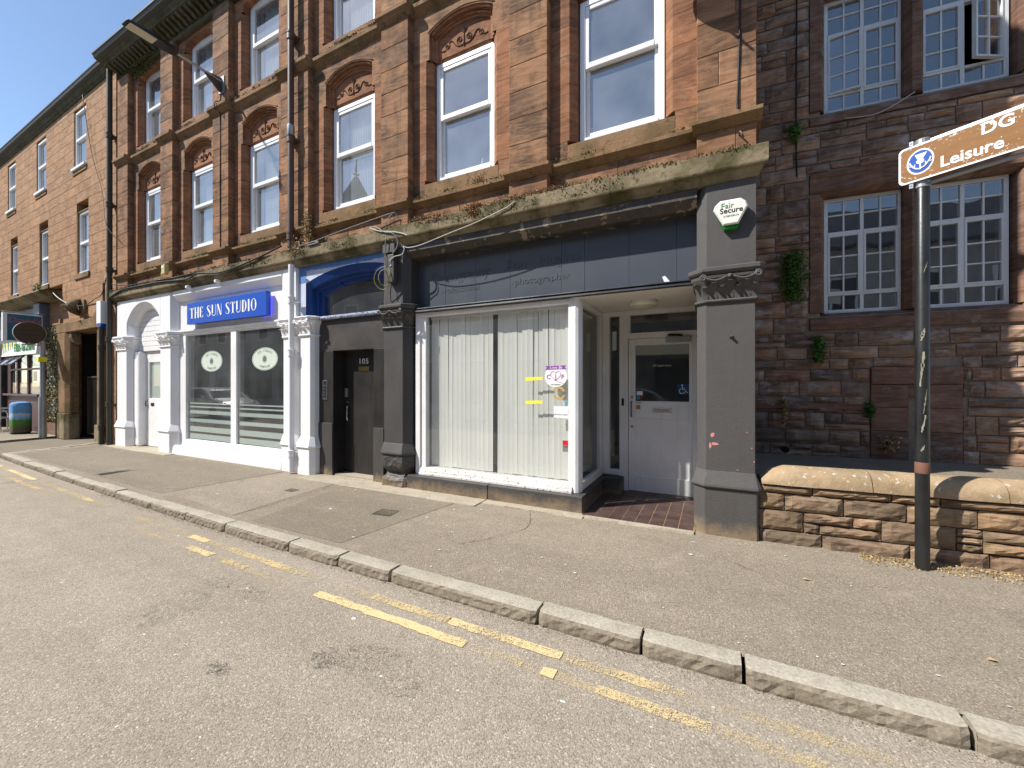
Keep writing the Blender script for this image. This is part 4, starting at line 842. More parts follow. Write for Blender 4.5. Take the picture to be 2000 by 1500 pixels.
# ================================================================ WHITE SHOPFRONT
ws = thing('white_shopfront', 'white painted shopfront with big glazed window and arched side entrance', 'shopfront')
fresh_leaves(M['wpaint'])
pilaster(ws, M['wpaint'], -6.205, -5.945, 4.45, 4.9, .05, .05, (2.30,2.62), (.44,.62))
pilaster(ws, M['wpaint'], -6.70, -6.44, F, 4.9, .05, .05, (2.30,2.62), (.44,.62))
pilaster(ws, M['wpaint'], -10.965, -10.53, F, 4.9, .0, .10, (2.31,2.645), (.45,.61))
pilaster(ws, M['wpaint'], -13.06, -12.575, F, 4.9, .0, .09, (2.31,2.645), (.45,.61))
obj('pier', MB().prism([(-6.76,4.9),(-6.76,4.52),(-6.72,4.5),(-6.375,4.5),(-6.365,4.9)],'z',2.622,3.496), M['wpaint'], ws, bevel=.006)
obj('pier', MB().prism([(-10.97,4.9),(-10.97,4.5),(-10.55,4.5),(-10.44,4.60),(-10.44,4.9)],'z',2.647,3.496), M['wpaint'], ws, bevel=.006)
m = MB(); cx = -11.77; spandrel(m, cx, .80, 2.96, .44, -13.06, -10.972, 3.496, 2.647, 4.5, 4.56); obj('arch_spandrel', m, M['wpaint'], ws)
A0 = [(cx-.80,2.647)]+arch(cx,.80,2.96,.44,18)+[(cx+.80,2.647)]; A1 = [(cx-.66,2.647)]+arch(cx,.66,2.90,.38,18)+[(cx+.66,2.647)]; m = MB()
for P_, Q_, ya, yb in ((A0,A1,4.503,4.60),(A1,A1,4.60,4.71)):
    for k in range(len(P_)-1): m.quad((P_[k][0],ya,P_[k][1]),(P_[k+1][0],ya,P_[k+1][1]),(Q_[k+1][0],yb,Q_[k+1][1]),(Q_[k][0],yb,Q_[k][1]))
obj('arch_moulding', m, M['wpaint'], ws)
for k in range(9): obj('plank', MB().prism([(4.72,0),(4.70,.002),(4.692,.008),(4.692,.108),(4.70,.114),(4.72,.116)],'x',-12.5,-11.02), M['wwood'], ws, loc=(0,0,2.28+k*.117))
obj('jamb', MB().box(-12.50,-12.24,4.605,4.80,0,2.279), M['wpaint'], ws, bevel=.05); obj('jamb', MB().box(-11.20,-10.97,4.605,4.80,0,2.279), M['wpaint'], ws, bevel=.02)
dm = MB().box(-12.24,-12.08,4.74,4.79,.02,2.17).box(-11.36,-11.20,4.74,4.79,.02,2.17).box(-12.08,-11.36,4.74,4.79,2.02,2.17).box(-12.08,-11.36,4.74,4.79,.02,1.16); wd = obj('door', dm, M['wwood'], ws, bevel=.004)
obj('pane', MB().quad((-12.08,4.76,1.16),(-11.36,4.76,1.16),(-11.36,4.76,2.02),(-12.08,4.76,2.02)), M['glass'], wd); obj('net_curtain', MB().quad((-12.08,4.78,1.16),(-11.36,4.78,1.16),(-11.36,4.78,2.02),(-12.08,4.78,2.02)), M['frost'], wd)
obj('letterbox', MB().box(-11.98,-11.84,4.73,4.74,.98,1.05), M['dark'], wd); obj('handle', MB().tube([(-12.15,4.74,1.10),(-12.15,4.70,1.08),(-12.15,4.70,.98),(-12.15,4.74,.96)], .01, 6), M['dark'], wd)
obj('door_head', MB().box(-12.24,-11.20,4.74,4.80,2.171,2.30), M['wwood'], ws)
obj('floor_slab', MB().box(-12.6,-10.9,4.92,5.2,-.02,.012), M['conc'], ws)
# fascia
m = MB(); m.prism([(4.9,3.496),(4.5015,3.496),(4.5015,3.40),(4.515,3.385),(4.61,3.285),(4.64,3.28),(4.9,3.28)],'x',-10.44,-6.76); obj('fascia_head', m, M['wpaint'], ws, bevel=.004)
obj('fascia_panel', MB().box(-10.44,-6.76,4.63,4.66,2.66,3.285), M['wwood'], ws)
obj('fascia_moulding', MB().prism([(4.72,2.66),(4.60,2.66),(4.585,2.645),(4.59,2.62),(4.61,2.61),(4.615,2.575),(4.635,2.565),(4.635,2.54),(4.72,2.54)],'x',-10.44,-6.76), M['wwood'], ws)
wn_ = obj('display_window', MB().box(-10.44,-10.17,4.62,4.72,.18,2.54), M['wwood'], ws, bevel=.006); obj('window_post', MB().box(-6.90,-6.755,4.64,4.72,.18,2.54), M['wwood'], wn_, bevel=.006); obj('mullion', MB().box(-8.535,-8.35,4.635,4.72,.31,2.54), M['wwood'], wn_, bevel=.006)
obj('window_sill', MB().prism([(4.72,.18),(4.56,.18),(4.555,.20),(4.57,.25),(4.62,.29),(4.64,.315),(4.72,.315)],'x',-10.17,-6.90), M['wpaint'], wn_); obj('stall_riser', MB().prism([(4.72,-.02),(4.485,-.02),(4.485,.02),(4.50,.14),(4.53,.179),(4.72,.179)],'x',-10.43,-6.76), M['wpaint'], ws, bevel=.006)
for a, c in ((-10.17,-8.535),(-8.35,-6.90)):
    obj('pane', MB().quad((a,4.67,.315),(c,4.67,.315),(c,4.67,2.54),(a,4.67,2.54)), M['glass'], wn_)
    for z0, z1 in ((1.078,1.103),(1.0,1.03),(.865,.94),(.69,.765),(.49,.60),(.335,.445)): obj('frosted_stripe', MB().quad((a,4.674,z0),(c,4.674,z0),(c,4.674,z1),(a,4.674,z1)), M['frost'], wn_)
for cx_ in (-9.27, -7.50):
    y = 4.667; cz = 1.97
    ov = obj('oval_sticker', disc(cx_,cz,.39,.215,y,36), M['ovalv'], wn_); obj('oval_border', ring(cx_,cz,.200,.206,y-.001,0,360,36,sx=.372/.203), M['inkf'] if 'inkf' in M else M.setdefault('inkf', plain('green_grey_print',(.13,.17,.14),.6,.2)), wn_)
    m = disc(cx_,cz,.05,.05,y-.001,16)
    for k in range(14):
        q = 2*math.pi*k/14; m.add([(cx_+.052*math.cos(q-.16),y-.001,cz+.055*math.sin(q-.16)),(cx_+.085*math.cos(q),y-.001,cz+.085*math.sin(q)),(cx_+.052*math.cos(q+.16),y-.001,cz+.055*math.sin(q+.16))],[(0,1,2)])
    obj('sun_emblem', m, M['inkf'], wn_)
    for s_, up in (('SUN STUDIO',1),('TANNING',-1)):
        for k, ch in enumerate(s_):
            if ch == ' ': continue
            q = (k-(len(s_)-1)/2)/(len(s_)-1)*(1.5 if up>0 else 1.0); x = cx_+.29*math.sin(q); z = cz+up*.150*math.cos(q)
            text('lettering', ch, .062, M['inkf'], wn_, (x,y-.0015,z), rot=(R(90),up*q*.55,0), ext=.0003, sx=1.1)
rm = MB(); xa, xc, ya, yc, za, zc = -10.6, -6.5, 4.73, 9.5, .10, 3.1
rm.quad((xa,yc,za),(xc,yc,za),(xc,yc,zc),(xa,yc,zc)).quad((xa,ya,za),(xa,yc,za),(xa,yc,zc),(xa,ya,zc)).quad((xc,ya,za),(xc,yc,za),(xc,yc,zc),(xc,ya,zc)).quad((xa,ya,zc),(xc,ya,zc),(xc,yc,zc),(xa,yc,zc)).quad((xa,ya,za),(xc,ya,za),(xc,yc,za),(xa,yc,za))
obj('shop_interior', rm, M['roomw'], ws); obj('reception_desk', MB().box(-9.6,-8.0,6.4,6.9,.1,1.1), M['roomd'], ws); obj('partition', MB().box(-10.58,-9.6,5.4,5.5,.1,3.0), M['curtain'], ws)
# sign
sg = thing('shop_sign', 'blue box sign with white letters THE SUN STUDIO on white shopfront', 'sign', (-8.54,4.505,2.96))
obj('sign_box', MB().box(-1.33,1.345,0,.085,-.215,.222), M['signblue'], sg, bevel=.004); obj('halo_light', MB().box(1.05,1.33,.088,.104,-.20,.16), M['halo'], sg); obj('stand_off', MB().box(-1.2,1.2,.104,.1249,-.1,.1), M['dark'], sg)
def glyph(ch):                                          # high contrast lettering, unit height
    T, H_ = .17, .045; m = MB(); L = []
    q = lambda pts: L.append([(x,z) for x,z in pts]); box_ = lambda a,c,z0,z1: q([(a,z0),(c,z0),(c,z1),(a,z1)])
    def arc(cx_, cz, rx, rz_, a0, a1, w0, w1, n=12):
        for k in range(n):
            t0, t1 = k/n, (k+1)/n; A, B_ = R(lerp(a0,a1,t0)), R(lerp(a0,a1,t1))
            wa, wb = (lerp(w0,w1,abs(math.cos(A)))), (lerp(w0,w1,abs(math.cos(B_))))
            q([(cx_+rx*math.cos(A),cz+rz_*math.sin(A)),(cx_+rx*math.cos(B_),cz+rz_*math.sin(B_)),(cx_+(rx-wb)*math.cos(B_),cz+(rz_-H_)*math.sin(B_)),(cx_+(rx-wa)*math.cos(A),cz+(rz_-H_)*math.sin(A))])
    if ch == 'T': w=.56; box_(.2,.2+T,0,1); box_(0,w,1-H_,1); q([(0,1),(.03,.8),(.06,.8),(.12,1)]); q([(w,1),(w-.03,.8),(w-.06,.8),(w-.12,1)]); box_(.12,.46,0,H_)
    elif ch == 'H': w=.62; box_(.05,.05+T,0,1); box_(.42,.42+T,0,1); box_(.22,.42,.48,.48+H_)
    elif ch == 'E': w=.52; box_(.05,.05+T,0,1); box_(.05,.48,1-H_,1); box_(.05,.5,0,H_); box_(.2,.4,.5,.5+H_); q([(.48,1),(.46,.78),(.43,.78),(.36,1)]); q([(.5,0),(.48,.24),(.45,.24),(.36,0)])
    elif ch == 'S':
        w = .54; cl = [(.46,.76,.03),(.44,.90,.035),(.29,.97,.045),(.14,.90,.10),(.11,.76,.14),(.20,.62,.17),(.34,.46,.18),(.43,.31,.16),(.42,.14,.12),(.28,.03,.05),(.10,.08,.035),(.07,.26,.03)]
        P = smooth_path([(x_,0,z_) for x_,z_,_ in cl], 4); W_ = [p.x for p in smooth_path([(ww,0,0) for _,_,ww in cl], 4)]; E_ = []
        for k, pt in enumerate(P):
            d_ = (P[min(k+1,len(P)-1)]-P[max(k-1,0)]).normalized(); E_.append(((pt.x-d_.z*W_[k]/2,pt.z+d_.x*W_[k]/2),(pt.x+d_.z*W_[k]/2,pt.z-d_.x*W_[k]/2)))
        for e0, e1 in zip(E_, E_[1:]): q([e0[0],e1[0],e1[1],e0[1]])
    elif ch == 'U': w=.60; box_(.05,.05+T,.25,1); box_(.5,.5+H_,.25,1); arc(.30,.26,.25,.26,180,360,.15,H_)
    elif ch == 'N': w=.64; box_(.05,.05+H_,0,1); box_(.55,.55+H_,0,1); q([(.05,1),(.05+T,1),(.55+H_,0),(.55+H_-T,0)])
    elif ch == 'D': w=.60; box_(.05,.05+T,0,1); arc(.2,.5,.36,.5,-90,90,H_,.16,16)
    elif ch == 'I': w=.27; box_(.05,.05+T,0,1)
    elif ch == 'O': w=.68; arc(.34,.5,.30,.5,0,360,H_,.155,24)
    else: w=.30
    return L, w
m = MB(); s_ = 'THE SUN STUDIO'; tot = sum(glyph(c_)[1]+.06 for c_ in s_); hgt = .225; kx = 2.30/tot; x = -1.21
for c_ in s_:
    L, w = glyph(c_)
    for pts in L: m.add([(x+px_*kx,-.0035,-.105+pz_*hgt) for px_,pz_ in pts],[tuple(range(len(pts)))])
    x += (w+.06)*kx
obj('lettering', m, M['white'], sg)
for x in (-9.65, -8.6):
    t = thing('spotlight', 'small white spotlight above the blue shop sign, nearer the arched entrance' if x < -9 else 'small white spotlight above the blue shop sign, nearer the drainpipe', 'light', (x,4.50,3.44), 0, 'spotlights above the blue sign')
    obj('bracket', MB().tube([(0,.0,-.03),(0,-.04,-.02),(0,-.06,.03)], .012, 6), M['upvc'], t); obj('head', MB().lathe([(.0,-.05),(.03,-.045),(.036,.0),(.042,.03),(.0,.032)],(0,-.07,.05),12,'y'), M['upvc'], t, smooth='auto')

# ================================================================ RUBBLE BUILDING ON THE RIGHT
RZ = R(4.3)
rb = thing('rubble_building', 'dark red rubble stone building with white many-paned windows, set back behind low wall', 'building', (.38,6.6,0), RZ)
openings = [(.955,1.86,2.25,4.30),(1.86,2.97,2.25,4.30),(.955,2.97,4.98,6.95)]   # dressed-stone areas left free of rubble
def clear(x0, x1, z0, z1):
    return not any(x1 > a+.01 and x0 < c-.01 and z1 > e+.01 and z0 < f_-.01 for a, c, e, f_ in FREE)
FREE = [(.80,3.0,2.22,4.32),(.80,3.0,4.97,7.2),(1.45,2.34,.5,1.72)]
def rough_stone(x0, x1, z0, z1, nx, nz, yb, dep, ch=.012, jit=.006):
    m = MB(); vs_ = []; tilt = random.uniform(-.006,.006); bulge = random.uniform(.3,1.0)*dep
    for j in range(nz+1):
        for i in range(nx+1):
            u, v = i/nx, j/nz; e = min(u*(x1-x0), (1-u)*(x1-x0), v*(z1-z0), (1-v)*(z1-z0))
            y = -bulge*min(1, e/.035) + (random.uniform(-jit,jit) if e > 0 else ch) + tilt*(u-.5)
            vs_.append((lerp(x0,x1,u)+(random.uniform(-.004,.004)), y, lerp(z0,z1,v)+random.uniform(-.004,.004)))
    fs = [(j*(nx+1)+i,j*(nx+1)+i+1,(j+1)*(nx+1)+i+1,(j+1)*(nx+1)+i) for j in range(nz) for i in range(nx)]
    m.add(vs_, fs)
    B = [(x0,yb,z0),(x1,yb,z0),(x1,yb,z1),(x0,yb,z1)]; C_ = [0, nx, (nx+1)*(nz+1)-1, (nx+1)*nz]
    edges = [list(range(0,nx+1)), [nx+(nx+1)*j for j in range(nz+1)], [(nx+1)*nz+nx-i for i in range(nx+1)], [(nx+1)*(nz-j) for j in range(nz+1)]]
    for k, ed in enumerate(edges): m.add([vs_[q] for q in ed]+[B[(k+1)%4],B[k]], [tuple(range(len(ed)+2))])
    return m
stones = []
def course_rubble(x0, x1, z0, z1, hmin, hmax, lmin, lmax):
    z = z0; out = []
    while z < z1-.03:
        h = min(random.uniform(hmin,hmax), z1-z); h = z1-z if z1-z-h < .08 else h; x = x0
        while x < x1-.03:
            l = min(random.uniform(lmin,lmax), x1-x); l = x1-x if x1-x-l < .14 else l
            if h > .17 and l > .22 and random.random() < .40:
                s_ = random.uniform(.36,.64); k = random.random()
                out.append((x,x+l,z,z+h*s_)); 
                if k < .55 and l > .36: xm = x+l*random.uniform(.35,.65); out += [(x,xm,z+h*s_,z+h),(xm,x+l,z+h*s_,z+h)]
                else: out.append((x,x+l,z+h*s_,z+h))
            else: out.append((x,x+l,z,z+h))
            x += l
        z += h
    return out
ls = course_rubble(-.02, 3.6, .50, 7.4, .13, .25, .20, .56) + course_rubble(3.6, 6.0, .50, 7.4, .17, .30, .30, .75)
fit = []
for q in ls:                                            # trim stones against the dressed openings
    x0, x1, z0, z1 = q
    if clear(*q): fit.append(q); continue
    for a, c, e, f_ in FREE:
        if x1 > a and x0 < c and z1 > e and z0 < f_:
            if x0 < a-.06 and x1 > a: fit.append((x0,a,z0,z1))
            if x1 > c+.06 and x0 < c: fit.append((c,x1,z0,z1))
            if not (x0 < a-.06 or x1 > c+.06):
                if z0 < e-.05: fit.append((x0,x1,z0,e))
                elif z1 > f_+.05: fit.append((x0,x1,f_,z1))
fit.sort(key=lambda q: ((0 if q[0] < 3.2 and q[2] < 6.3 else 5) + abs(q[0]-1.0)*.2) - 2*((q[1]-q[0])*(q[3]-q[2])))
rest = MB()
for k, (x0,x1,z0,z1) in enumerate(fit):
    g = .007; m = rough_stone(x0+g,x1-g,z0+g,z1-g, 5 if x1-x0>.3 else 4, 4, .16, .030, .010, .009)
    if k < 298: obj('rubble_stone', m, M['rubble'], rb)
    else: rest.add(m.v, m.f)
o = obj('rubble_masonry', rest, M['rubble'], rb); o['kind'] = 'stuff'
M['mortar'] = m_concrete('dark_mortar', (.24,.19,.15), (.33,.27,.21), 2)
bk = MB()
for q in ((-.02,.92,.4,7.4),(2.88,6,.4,7.4),(.92,2.88,.4,2.40),(.92,2.88,4.08,5.12),(.92,2.88,6.72,7.4)): bk.box(q[0],q[1],.026,.50,q[2],q[3])
obj('mortar_bed', bk, M['mortar'], rb)
obj('roof', MB().prism([(-.1,7.4),(-.1,7.5),(4,10),(8,7.4)],'x',-.02,6.2), M['slate'], rb); obj('end_wall', MB().box(5.9,6.1,.2,8,.3,7.4), M['rubble'], rb)
# dressed windows
def dressed(z0, z1, zh, zs):
    # jambs, mullion, head, sill as separate stones
    def jamb(xa, xc, za, zb, s_):
        n = max(1, round((zb-za)/.42))
        for k in range(n):
            a, c = lerp(za,zb,k/n), lerp(za,zb,(k+1)/n)
            pl = [(xa,-.006),(xc-.05*s_,-.006),(xc,.07),(xc,.20),(xa,.20)]
            obj('jamb_stone', MB().prism(pl,'z',a+.001,c-.001), M['dress'], rb, bevel=.004)
    jamb(.80,.975,z0,z1,1); jamb(3.0,2.845,z0,z1,-1)
    obj('mullion', MB().prism([(1.815,.20),(1.815,.09),(1.865,.0),(1.96,.0),(2.005,.09),(2.005,.20)],'z',z0,z1), M['dress'], rb, bevel=.004)
    for a, c in ((.80,1.90),(1.902,3.0)):
        obj('window_head', MB().prism([(-.02,zh),(-.02,zh-.05),(.0,zh-.07),(.0,z1+.06),(.075,z1+.001),(.20,z1+.001),(.20,zh)],'x',a,c), M['dress'], rb, bevel=.004)
        obj('window_sill', MB().prism([(-.014,zs),(-.014,z0-.10),(.0,z0-.085),(.10,z0-.001),(.20,z0-.001),(.20,zs)],'x',a,c), M['dress'], rb, bevel=.004)
dressed(2.455, 4.015, 4.32, 2.225); dressed(5.165, 6.70, 7.1, 4.975)
FR = [0,.147,.302,.505,.665,.835,1]
def many_pane(x0, x1, z0, z1, opened=None):
    ht = z1-z0; zz = [z1-ht*f_ for f_ in FR]; yb = .155; t = .045; xm = (x0+x1)/2
    fr = MB().box(x0,x0+t,yb,yb+.07,z0,z1).box(x1-t,x1,yb,yb+.07,z0,z1).box(x0+t,x1-t,yb,yb+.07,z1-t,z1).box(x0+t,x1-t,yb-.01,yb+.07,z0,z0+.05)
    fr.box(xm-.02,xm+.02,yb,yb+.065,z0+.05,z1-t).box(x0+t,xm-.02,yb-.004,yb+.06,zz[2]-.025,zz[2]+.015).box(xm+.02,x1-t,yb-.004,yb+.06,zz[2]-.025,zz[2]+.015).box(x0+t,xm-.02,yb,yb+.06,zz[5]-.016,zz[5]+.016).box(xm+.02,x1-t,yb,yb+.06,zz[5]-.016,zz[5]+.016)
    w = obj('casement_window', fr, M['oldwin'], rb, bevel=.003)
    for si, (a, c) in enumerate(((x0+t,xm-.02),(xm+.02,x1-t))):
        ac = (a+c)/2
        for gi, (r0, r1) in enumerate(((0,2),(2,5),(5,6))):
            za, zb = zz[r1]+(.016 if r1 != 6 else .05), zz[r0]-(t if r0 == 0 else (.025 if r0 == 2 else .016))
            op = opened and opened[0] == si and gi == 1; P = w; ox = oy = 0; hinge = None
            lb = MB(); pan = []
            q = .022 if gi == 1 else .006
            if gi == 1: lb.box(a,a+q,yb-.006,yb+.04,za,zb).box(c-q,c,yb-.006,yb+.04,za,zb).box(a+q,c-q,yb-.006,yb+.04,zb-q,zb).box(a+q,c-q,yb-.006,yb+.04,za,za+q)
            lb.box(ac-.009,ac+.009,yb+.004,yb+.036,za+q,zb-q)
            rows = [za+q]+[zz[r] for r in range(r1-1,r0,-1)]+[zb-q]
            for zr in rows[1:-1]: lb.box(a+q,c-q,yb+.005,yb+.035,zr-.008,zr+.008)
            o = obj('glazing_bars' if gi != 1 else 'casement', lb, M['oldwin'], w)
            pl = []
            for ra, rb_ in zip(rows, rows[1:]):
                for pa, pc in ((a+q,ac),(ac,c-q)): pl.append(obj('pane', MB().quad((pa,yb+.02,ra),(pc,yb+.02,ra),(pc,yb+.02,rb_),(pa,yb+.02,rb_)), M['glasso'], w))
            if op:
                hx = a if opened[1] > 0 else c; mt = Matrix.Translation((hx,yb,0)) @ Matrix.Rotation(-R(opened[2])*opened[1],4,'Z') @ Matrix.Translation((-hx,-yb,0))
                for e in [o]+pl: e.data.transform(mt)
many_pane(1.0,1.83,2.455,4.015); many_pane(1.99,2.82,2.455,4.015); many_pane(1.0,1.83,5.165,6.70,(0,1,9)); many_pane(1.99,2.82,5.165,6.70,(1,-1,24))
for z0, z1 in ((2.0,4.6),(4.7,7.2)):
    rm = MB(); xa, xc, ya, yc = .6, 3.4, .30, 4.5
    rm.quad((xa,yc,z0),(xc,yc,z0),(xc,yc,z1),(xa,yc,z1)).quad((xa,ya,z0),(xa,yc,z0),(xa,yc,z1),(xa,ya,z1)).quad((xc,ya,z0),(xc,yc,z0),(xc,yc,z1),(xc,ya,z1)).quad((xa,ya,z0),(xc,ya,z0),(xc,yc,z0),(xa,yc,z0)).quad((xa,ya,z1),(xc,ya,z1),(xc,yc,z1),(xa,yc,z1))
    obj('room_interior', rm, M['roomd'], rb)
# blind dressed panel with vent near the ground
obj('blind_lintel', MB().box(1.455,2.335,-.02,.2,1.50,1.715), M['dress'], rb, bevel=.006)
for z0, z1 in ((.505,.90),(.905,1.20),(1.205,1.495)):
    for a, c in ((1.455,1.83),(1.96,2.335)): obj('jamb_stone', MB().box(a,c,-.006,.2,z0,z1), M['dress'], rb, bevel=.006)
obj('vent_head', MB().box(1.832,1.958,-.004,.2,1.33,1.495), M['dress'], rb); vt = obj('vent', MB().box(1.832,1.958,.045,.2,.505,1.328), M['roomd'], rb)
for k in range(13):
    for j in range(3): obj('vent_bar', MB().box(1.838+j*.04+(.014 if k%2 else 0),1.862+j*.04+(.014 if k%2 else 0),.035,.046,.52+k*.06,.556+k*.06), M['iron'], vt)
obj('band_course', MB().prism([(.012,1.25),(-.03,1.235),(-.03,1.165),(.012,1.15)],'x',-.01,1.452), M['dress'], rb, bevel=.004)
obj('weep_hole', MB().lathe([(.045,-.03),(.045,.05),(.03,.05),(.03,-.03)],(.52,0,.60),14,'y'), M['dark'], rb)
# raised area behind the low wall
struct('raised_yard', MB().poly([(.385,4.75,.50),(8,5.32,.50),(8,7.3,.56),(.385,6.75,.535)]), M['pave2'])

# ================================================================ LOW WALL
lw = thing('low_wall', 'low rough sandstone garden wall with rounded lichen-covered coping', 'wall', (.40,4.52,0), RZ)
zc = [-.06,.115,.215,.305,.385,.465,.548]
cuts = [(-.0,.115,[0,.50,1.12,1.62,2.1,2.7,3.3,3.9]),(.115,.305,[0,.36,None]),(.305,.465,[0,.22,.62,1.02,1.5,1.95,2.4,3.0,3.5,3.9]),(.465,.548,[0,.42,1.0,1.32,1.95,2.5,3.2,3.9])]
LS = []
for a, c in zip([0,.50,1.12,1.62,2.1,2.7,3.3],[.50,1.12,1.62,2.1,2.7,3.3,3.9]): LS.append((a,c,-.07,.115))
LS += [(0,.36,.115,.305),(.36,.73,.21,.305),(.36,.48,.115,.21),(.48,.93,.115,.205),(.73,.93,.205,.305),(.93,1.42,.115,.305),(1.42,1.58,.115,.18),(1.42,1.58,.18,.235),(1.42,1.58,.235,.305),(1.58,2.2,.115,.21),(1.58,1.9,.21,.305),(1.9,2.2,.21,.305),(2.2,2.7,.115,.305),(2.7,3.3,.115,.20),(2.7,3.1,.20,.305),(3.1,3.3,.20,.305),(3.3,3.9,.115,.305)]
for a, c in zip([0,.21,.66,1.10,1.55,2.0,2.4,3.0,3.5],[.21,.66,1.10,1.55,2.0,2.4,3.0,3.5,3.9]): LS.append((a,c,.305,.465))
for a, c in zip([0,.43,1.0,1.32,1.95,2.5,3.2],[.43,1.0,1.32,1.95,2.5,3.2,3.9]): LS.append((a,c,.465,.548))
for (a,c,z0,z1) in LS:
    g = .006; obj('wall_stone', rough_stone(a+g,c-g,z0+g,z1-g, max(4,int((c-a)/.05)), 5, .30, .022, .010, .007), M['walls'], lw)
obj('mortar_core', MB().box(.01,3.9,.024,.29,-.06,.55), m_concrete('dark_wall_mortar', (.085,.07,.055), (.13,.105,.08), 2), lw)
def coping(a, c, first=False):
    m = MB(); secs = []; n = 14
    for k in range(9):
        x = lerp(a, c, k/8); sc = 1.0
        if first: sc = (.30,.80,.97,1,1,1,1,1,1)[k]
        ring_ = []
        for j in range(n+1):
            q = math.pi*j/n; ring_.append((x, .135-.165*math.cos(q)*(.9+.1*sc)+random.uniform(-.002,.002), .55+(.165*math.sin(q)**.8)*sc+random.uniform(-.002,.002)))
        secs.append(ring_)
    m.loft(secs); obj('coping_stone', m, M['cope'], lw, smooth='auto')
cps = [.02,.86,1.72,2.6,3.4,3.95]
for k, (a, c) in enumerate(zip(cps, cps[1:])): coping(a+.004, c-.004, k == 0)

# ================================================================ SIGN POST
sp_ = thing('sign_post', 'black steel post carrying peeling brown tourist sign, beside the low wall', 'signpost', (1.53,4.42,0))
obj('post', MB().lathe([(.045,-.05),(.045,3.12),(.04,3.13)],(0,0,0),24), M['post'], sp_, smooth='auto')
obj('collar', MB().lathe([(.0455,.775),(.0468,.78),(.0468,.86),(.0455,.865)],(0,0,0),24), plain('brown_tape',(.20,.10,.07),.6,.2), sp_, smooth='auto')
for z, q0, h, w_ in ((1.62,-1.9,.28,.45),(1.18,-1.7,.14,.3),(1.36,-1.5,.20,.18),(.98,-1.8,.05,.3),(2.44,-1.45,.09,.14),(1.9,-1.8,.10,.5)):
    m = MB(); n = 9
    for k in range(n):
        zz0 = z+h*(k/n-.5); q = q0+(k/n-.5)*.5+random.uniform(-.05,.05); ww = w_*random.uniform(.25,.7)*(1-abs(k/n-.5)*1.2)
        m.quad(*[(.0457*math.cos(q+a_),.0457*math.sin(q+a_),zz0+b_) for a_,b_ in ((-ww,0),(ww,0),(ww,h/n),(-ww,h/n))])
    obj('scraped_patch', m, M['scrape'] if 'scrape' in M else M.setdefault('scrape', plain('bare_grey_scrape',(.34,.33,.24),.7,.3,0,.5)), sp_)
ph = math.atan2(-.539, .842)                            # direction the sign runs, towards the road
SG = bpy.data.objects.new('sign_panel_pivot', None)
bpy.data.objects.remove(SG)
def sg_m(): return Matrix.Translation((0,0,0)) @ Matrix.Rotation(ph,4,'Z')
def rrect(x0, x1, z0, z1, r, y, n=5):
    P = []
    for cx_, cz_, a0 in ((x1-r,z0+r,-90),(x1-r,z1-r,0),(x0+r,z1-r,90),(x0+r,z0+r,180)):
        for k in range(n+1): q = R(a0+90*k/n); P.append((cx_+r*math.cos(q),y,cz_+r*math.sin(q)))
    return P
b = NB('peeling_brown_sign', .5, .3); p = b.objc(); n1 = b.noise(p, 58, 4, .60); n2 = b.noise(b.map(p,(1,1,6)), 5, 4, .6); zz_ = b.n('SeparateXYZ'); b.put(zz_.inputs[0], p)
f_ = b.ramp(b.math('ADD', n1, b.math('MULTIPLY', b.math('ABSOLUTE', b.math('SUBTRACT', zz_.outputs[2], 3.29)), .75)), [(.69, 0.0), (.71, 1.0)])
c = b.mix(b.ramp(n2,[(.3,0.0),(.7,1.0)]), (.20,.088,.020), (.25,.112,.026)); M['brown'] = b.done(b.mix(f_, c, (.66,.64,.58)), nrm=b.bump(f_, .3, .002))
L0, L1, zb, zt = -.125, 1.65, 3.14, 3.435; yo = -.070
def sgp(name, mb, mat, **k):
    me = mb.mesh(name) if isinstance(mb, MB) else mb; me.transform(sg_m()); return obj(name, me, mat, k.get('parent', sp_))
panel = sgp('sign_panel', MB().loft([rrect(L0,L1,zb,zt,.035,yo), rrect(L0,L1,zb,zt,.035,yo+.004)]), M['white'])
face = sgp('sign_face', MB().poly(rrect(L0+.014,L1-.014,zb+.014,zt-.014,.026,yo-.0012)), M['brown'])
sgp('emblem', disc(.005,3.29,.080,.100,yo-.002), M['white']); sgp('emblem', disc(.005,3.29,.070,.088,yo-.0028), plain('tourist_blue',(.012,.075,.40),.4,.3))
m = MB(); ty = yo-.0036; tx = .005; tz = 3.29                # thistle emblem
m.poly([(tx-.032,ty,tz+.062),(tx+.040,ty,tz+.062),(tx+.018,ty,tz+.022),(tx-.016,ty,tz+.022)]); m.add(disc(tx,tz+.002,.024,.020,ty,12).v,[tuple(range(12))])
m.tube([(tx,ty,tz-.015),(tx+.002,ty,tz-.065)], .005, 5)
for s_ in (-1,1): m.tube(smooth_path([(tx,ty,tz-.06),(tx+s_*.03,ty,tz-.045),(tx+s_*.055,ty,tz-.01),(tx+s_*.062,ty,tz+.012)],4), .006, 5); m.tube([(tx+s_*.035,ty,tz-.04),(tx+s_*.03,ty,tz-.012)], .004, 5); m.tube([(tx+s_*.05,ty,tz-.02),(tx+s_*.07,ty,tz-.022)], .004, 5)
sgp('thistle_symbol', m, M['white'])
for s_, x, z in (('DG',.325,3.365),('One',.555,3.365),('Leisure',.115,3.225),('Complex',.585,3.225)):
    cu = text('lettering', s_, .118, M['white'], sp_, (0,0,0), rot=(0,0,0), ext=.0006, align='LEFT', sx=.93, bold=.0025)
    cu.data.transform(sg_m() @ Matrix.Translation((x,yo-.003,z)) @ Matrix.Rotation(R(90),4,'X'))
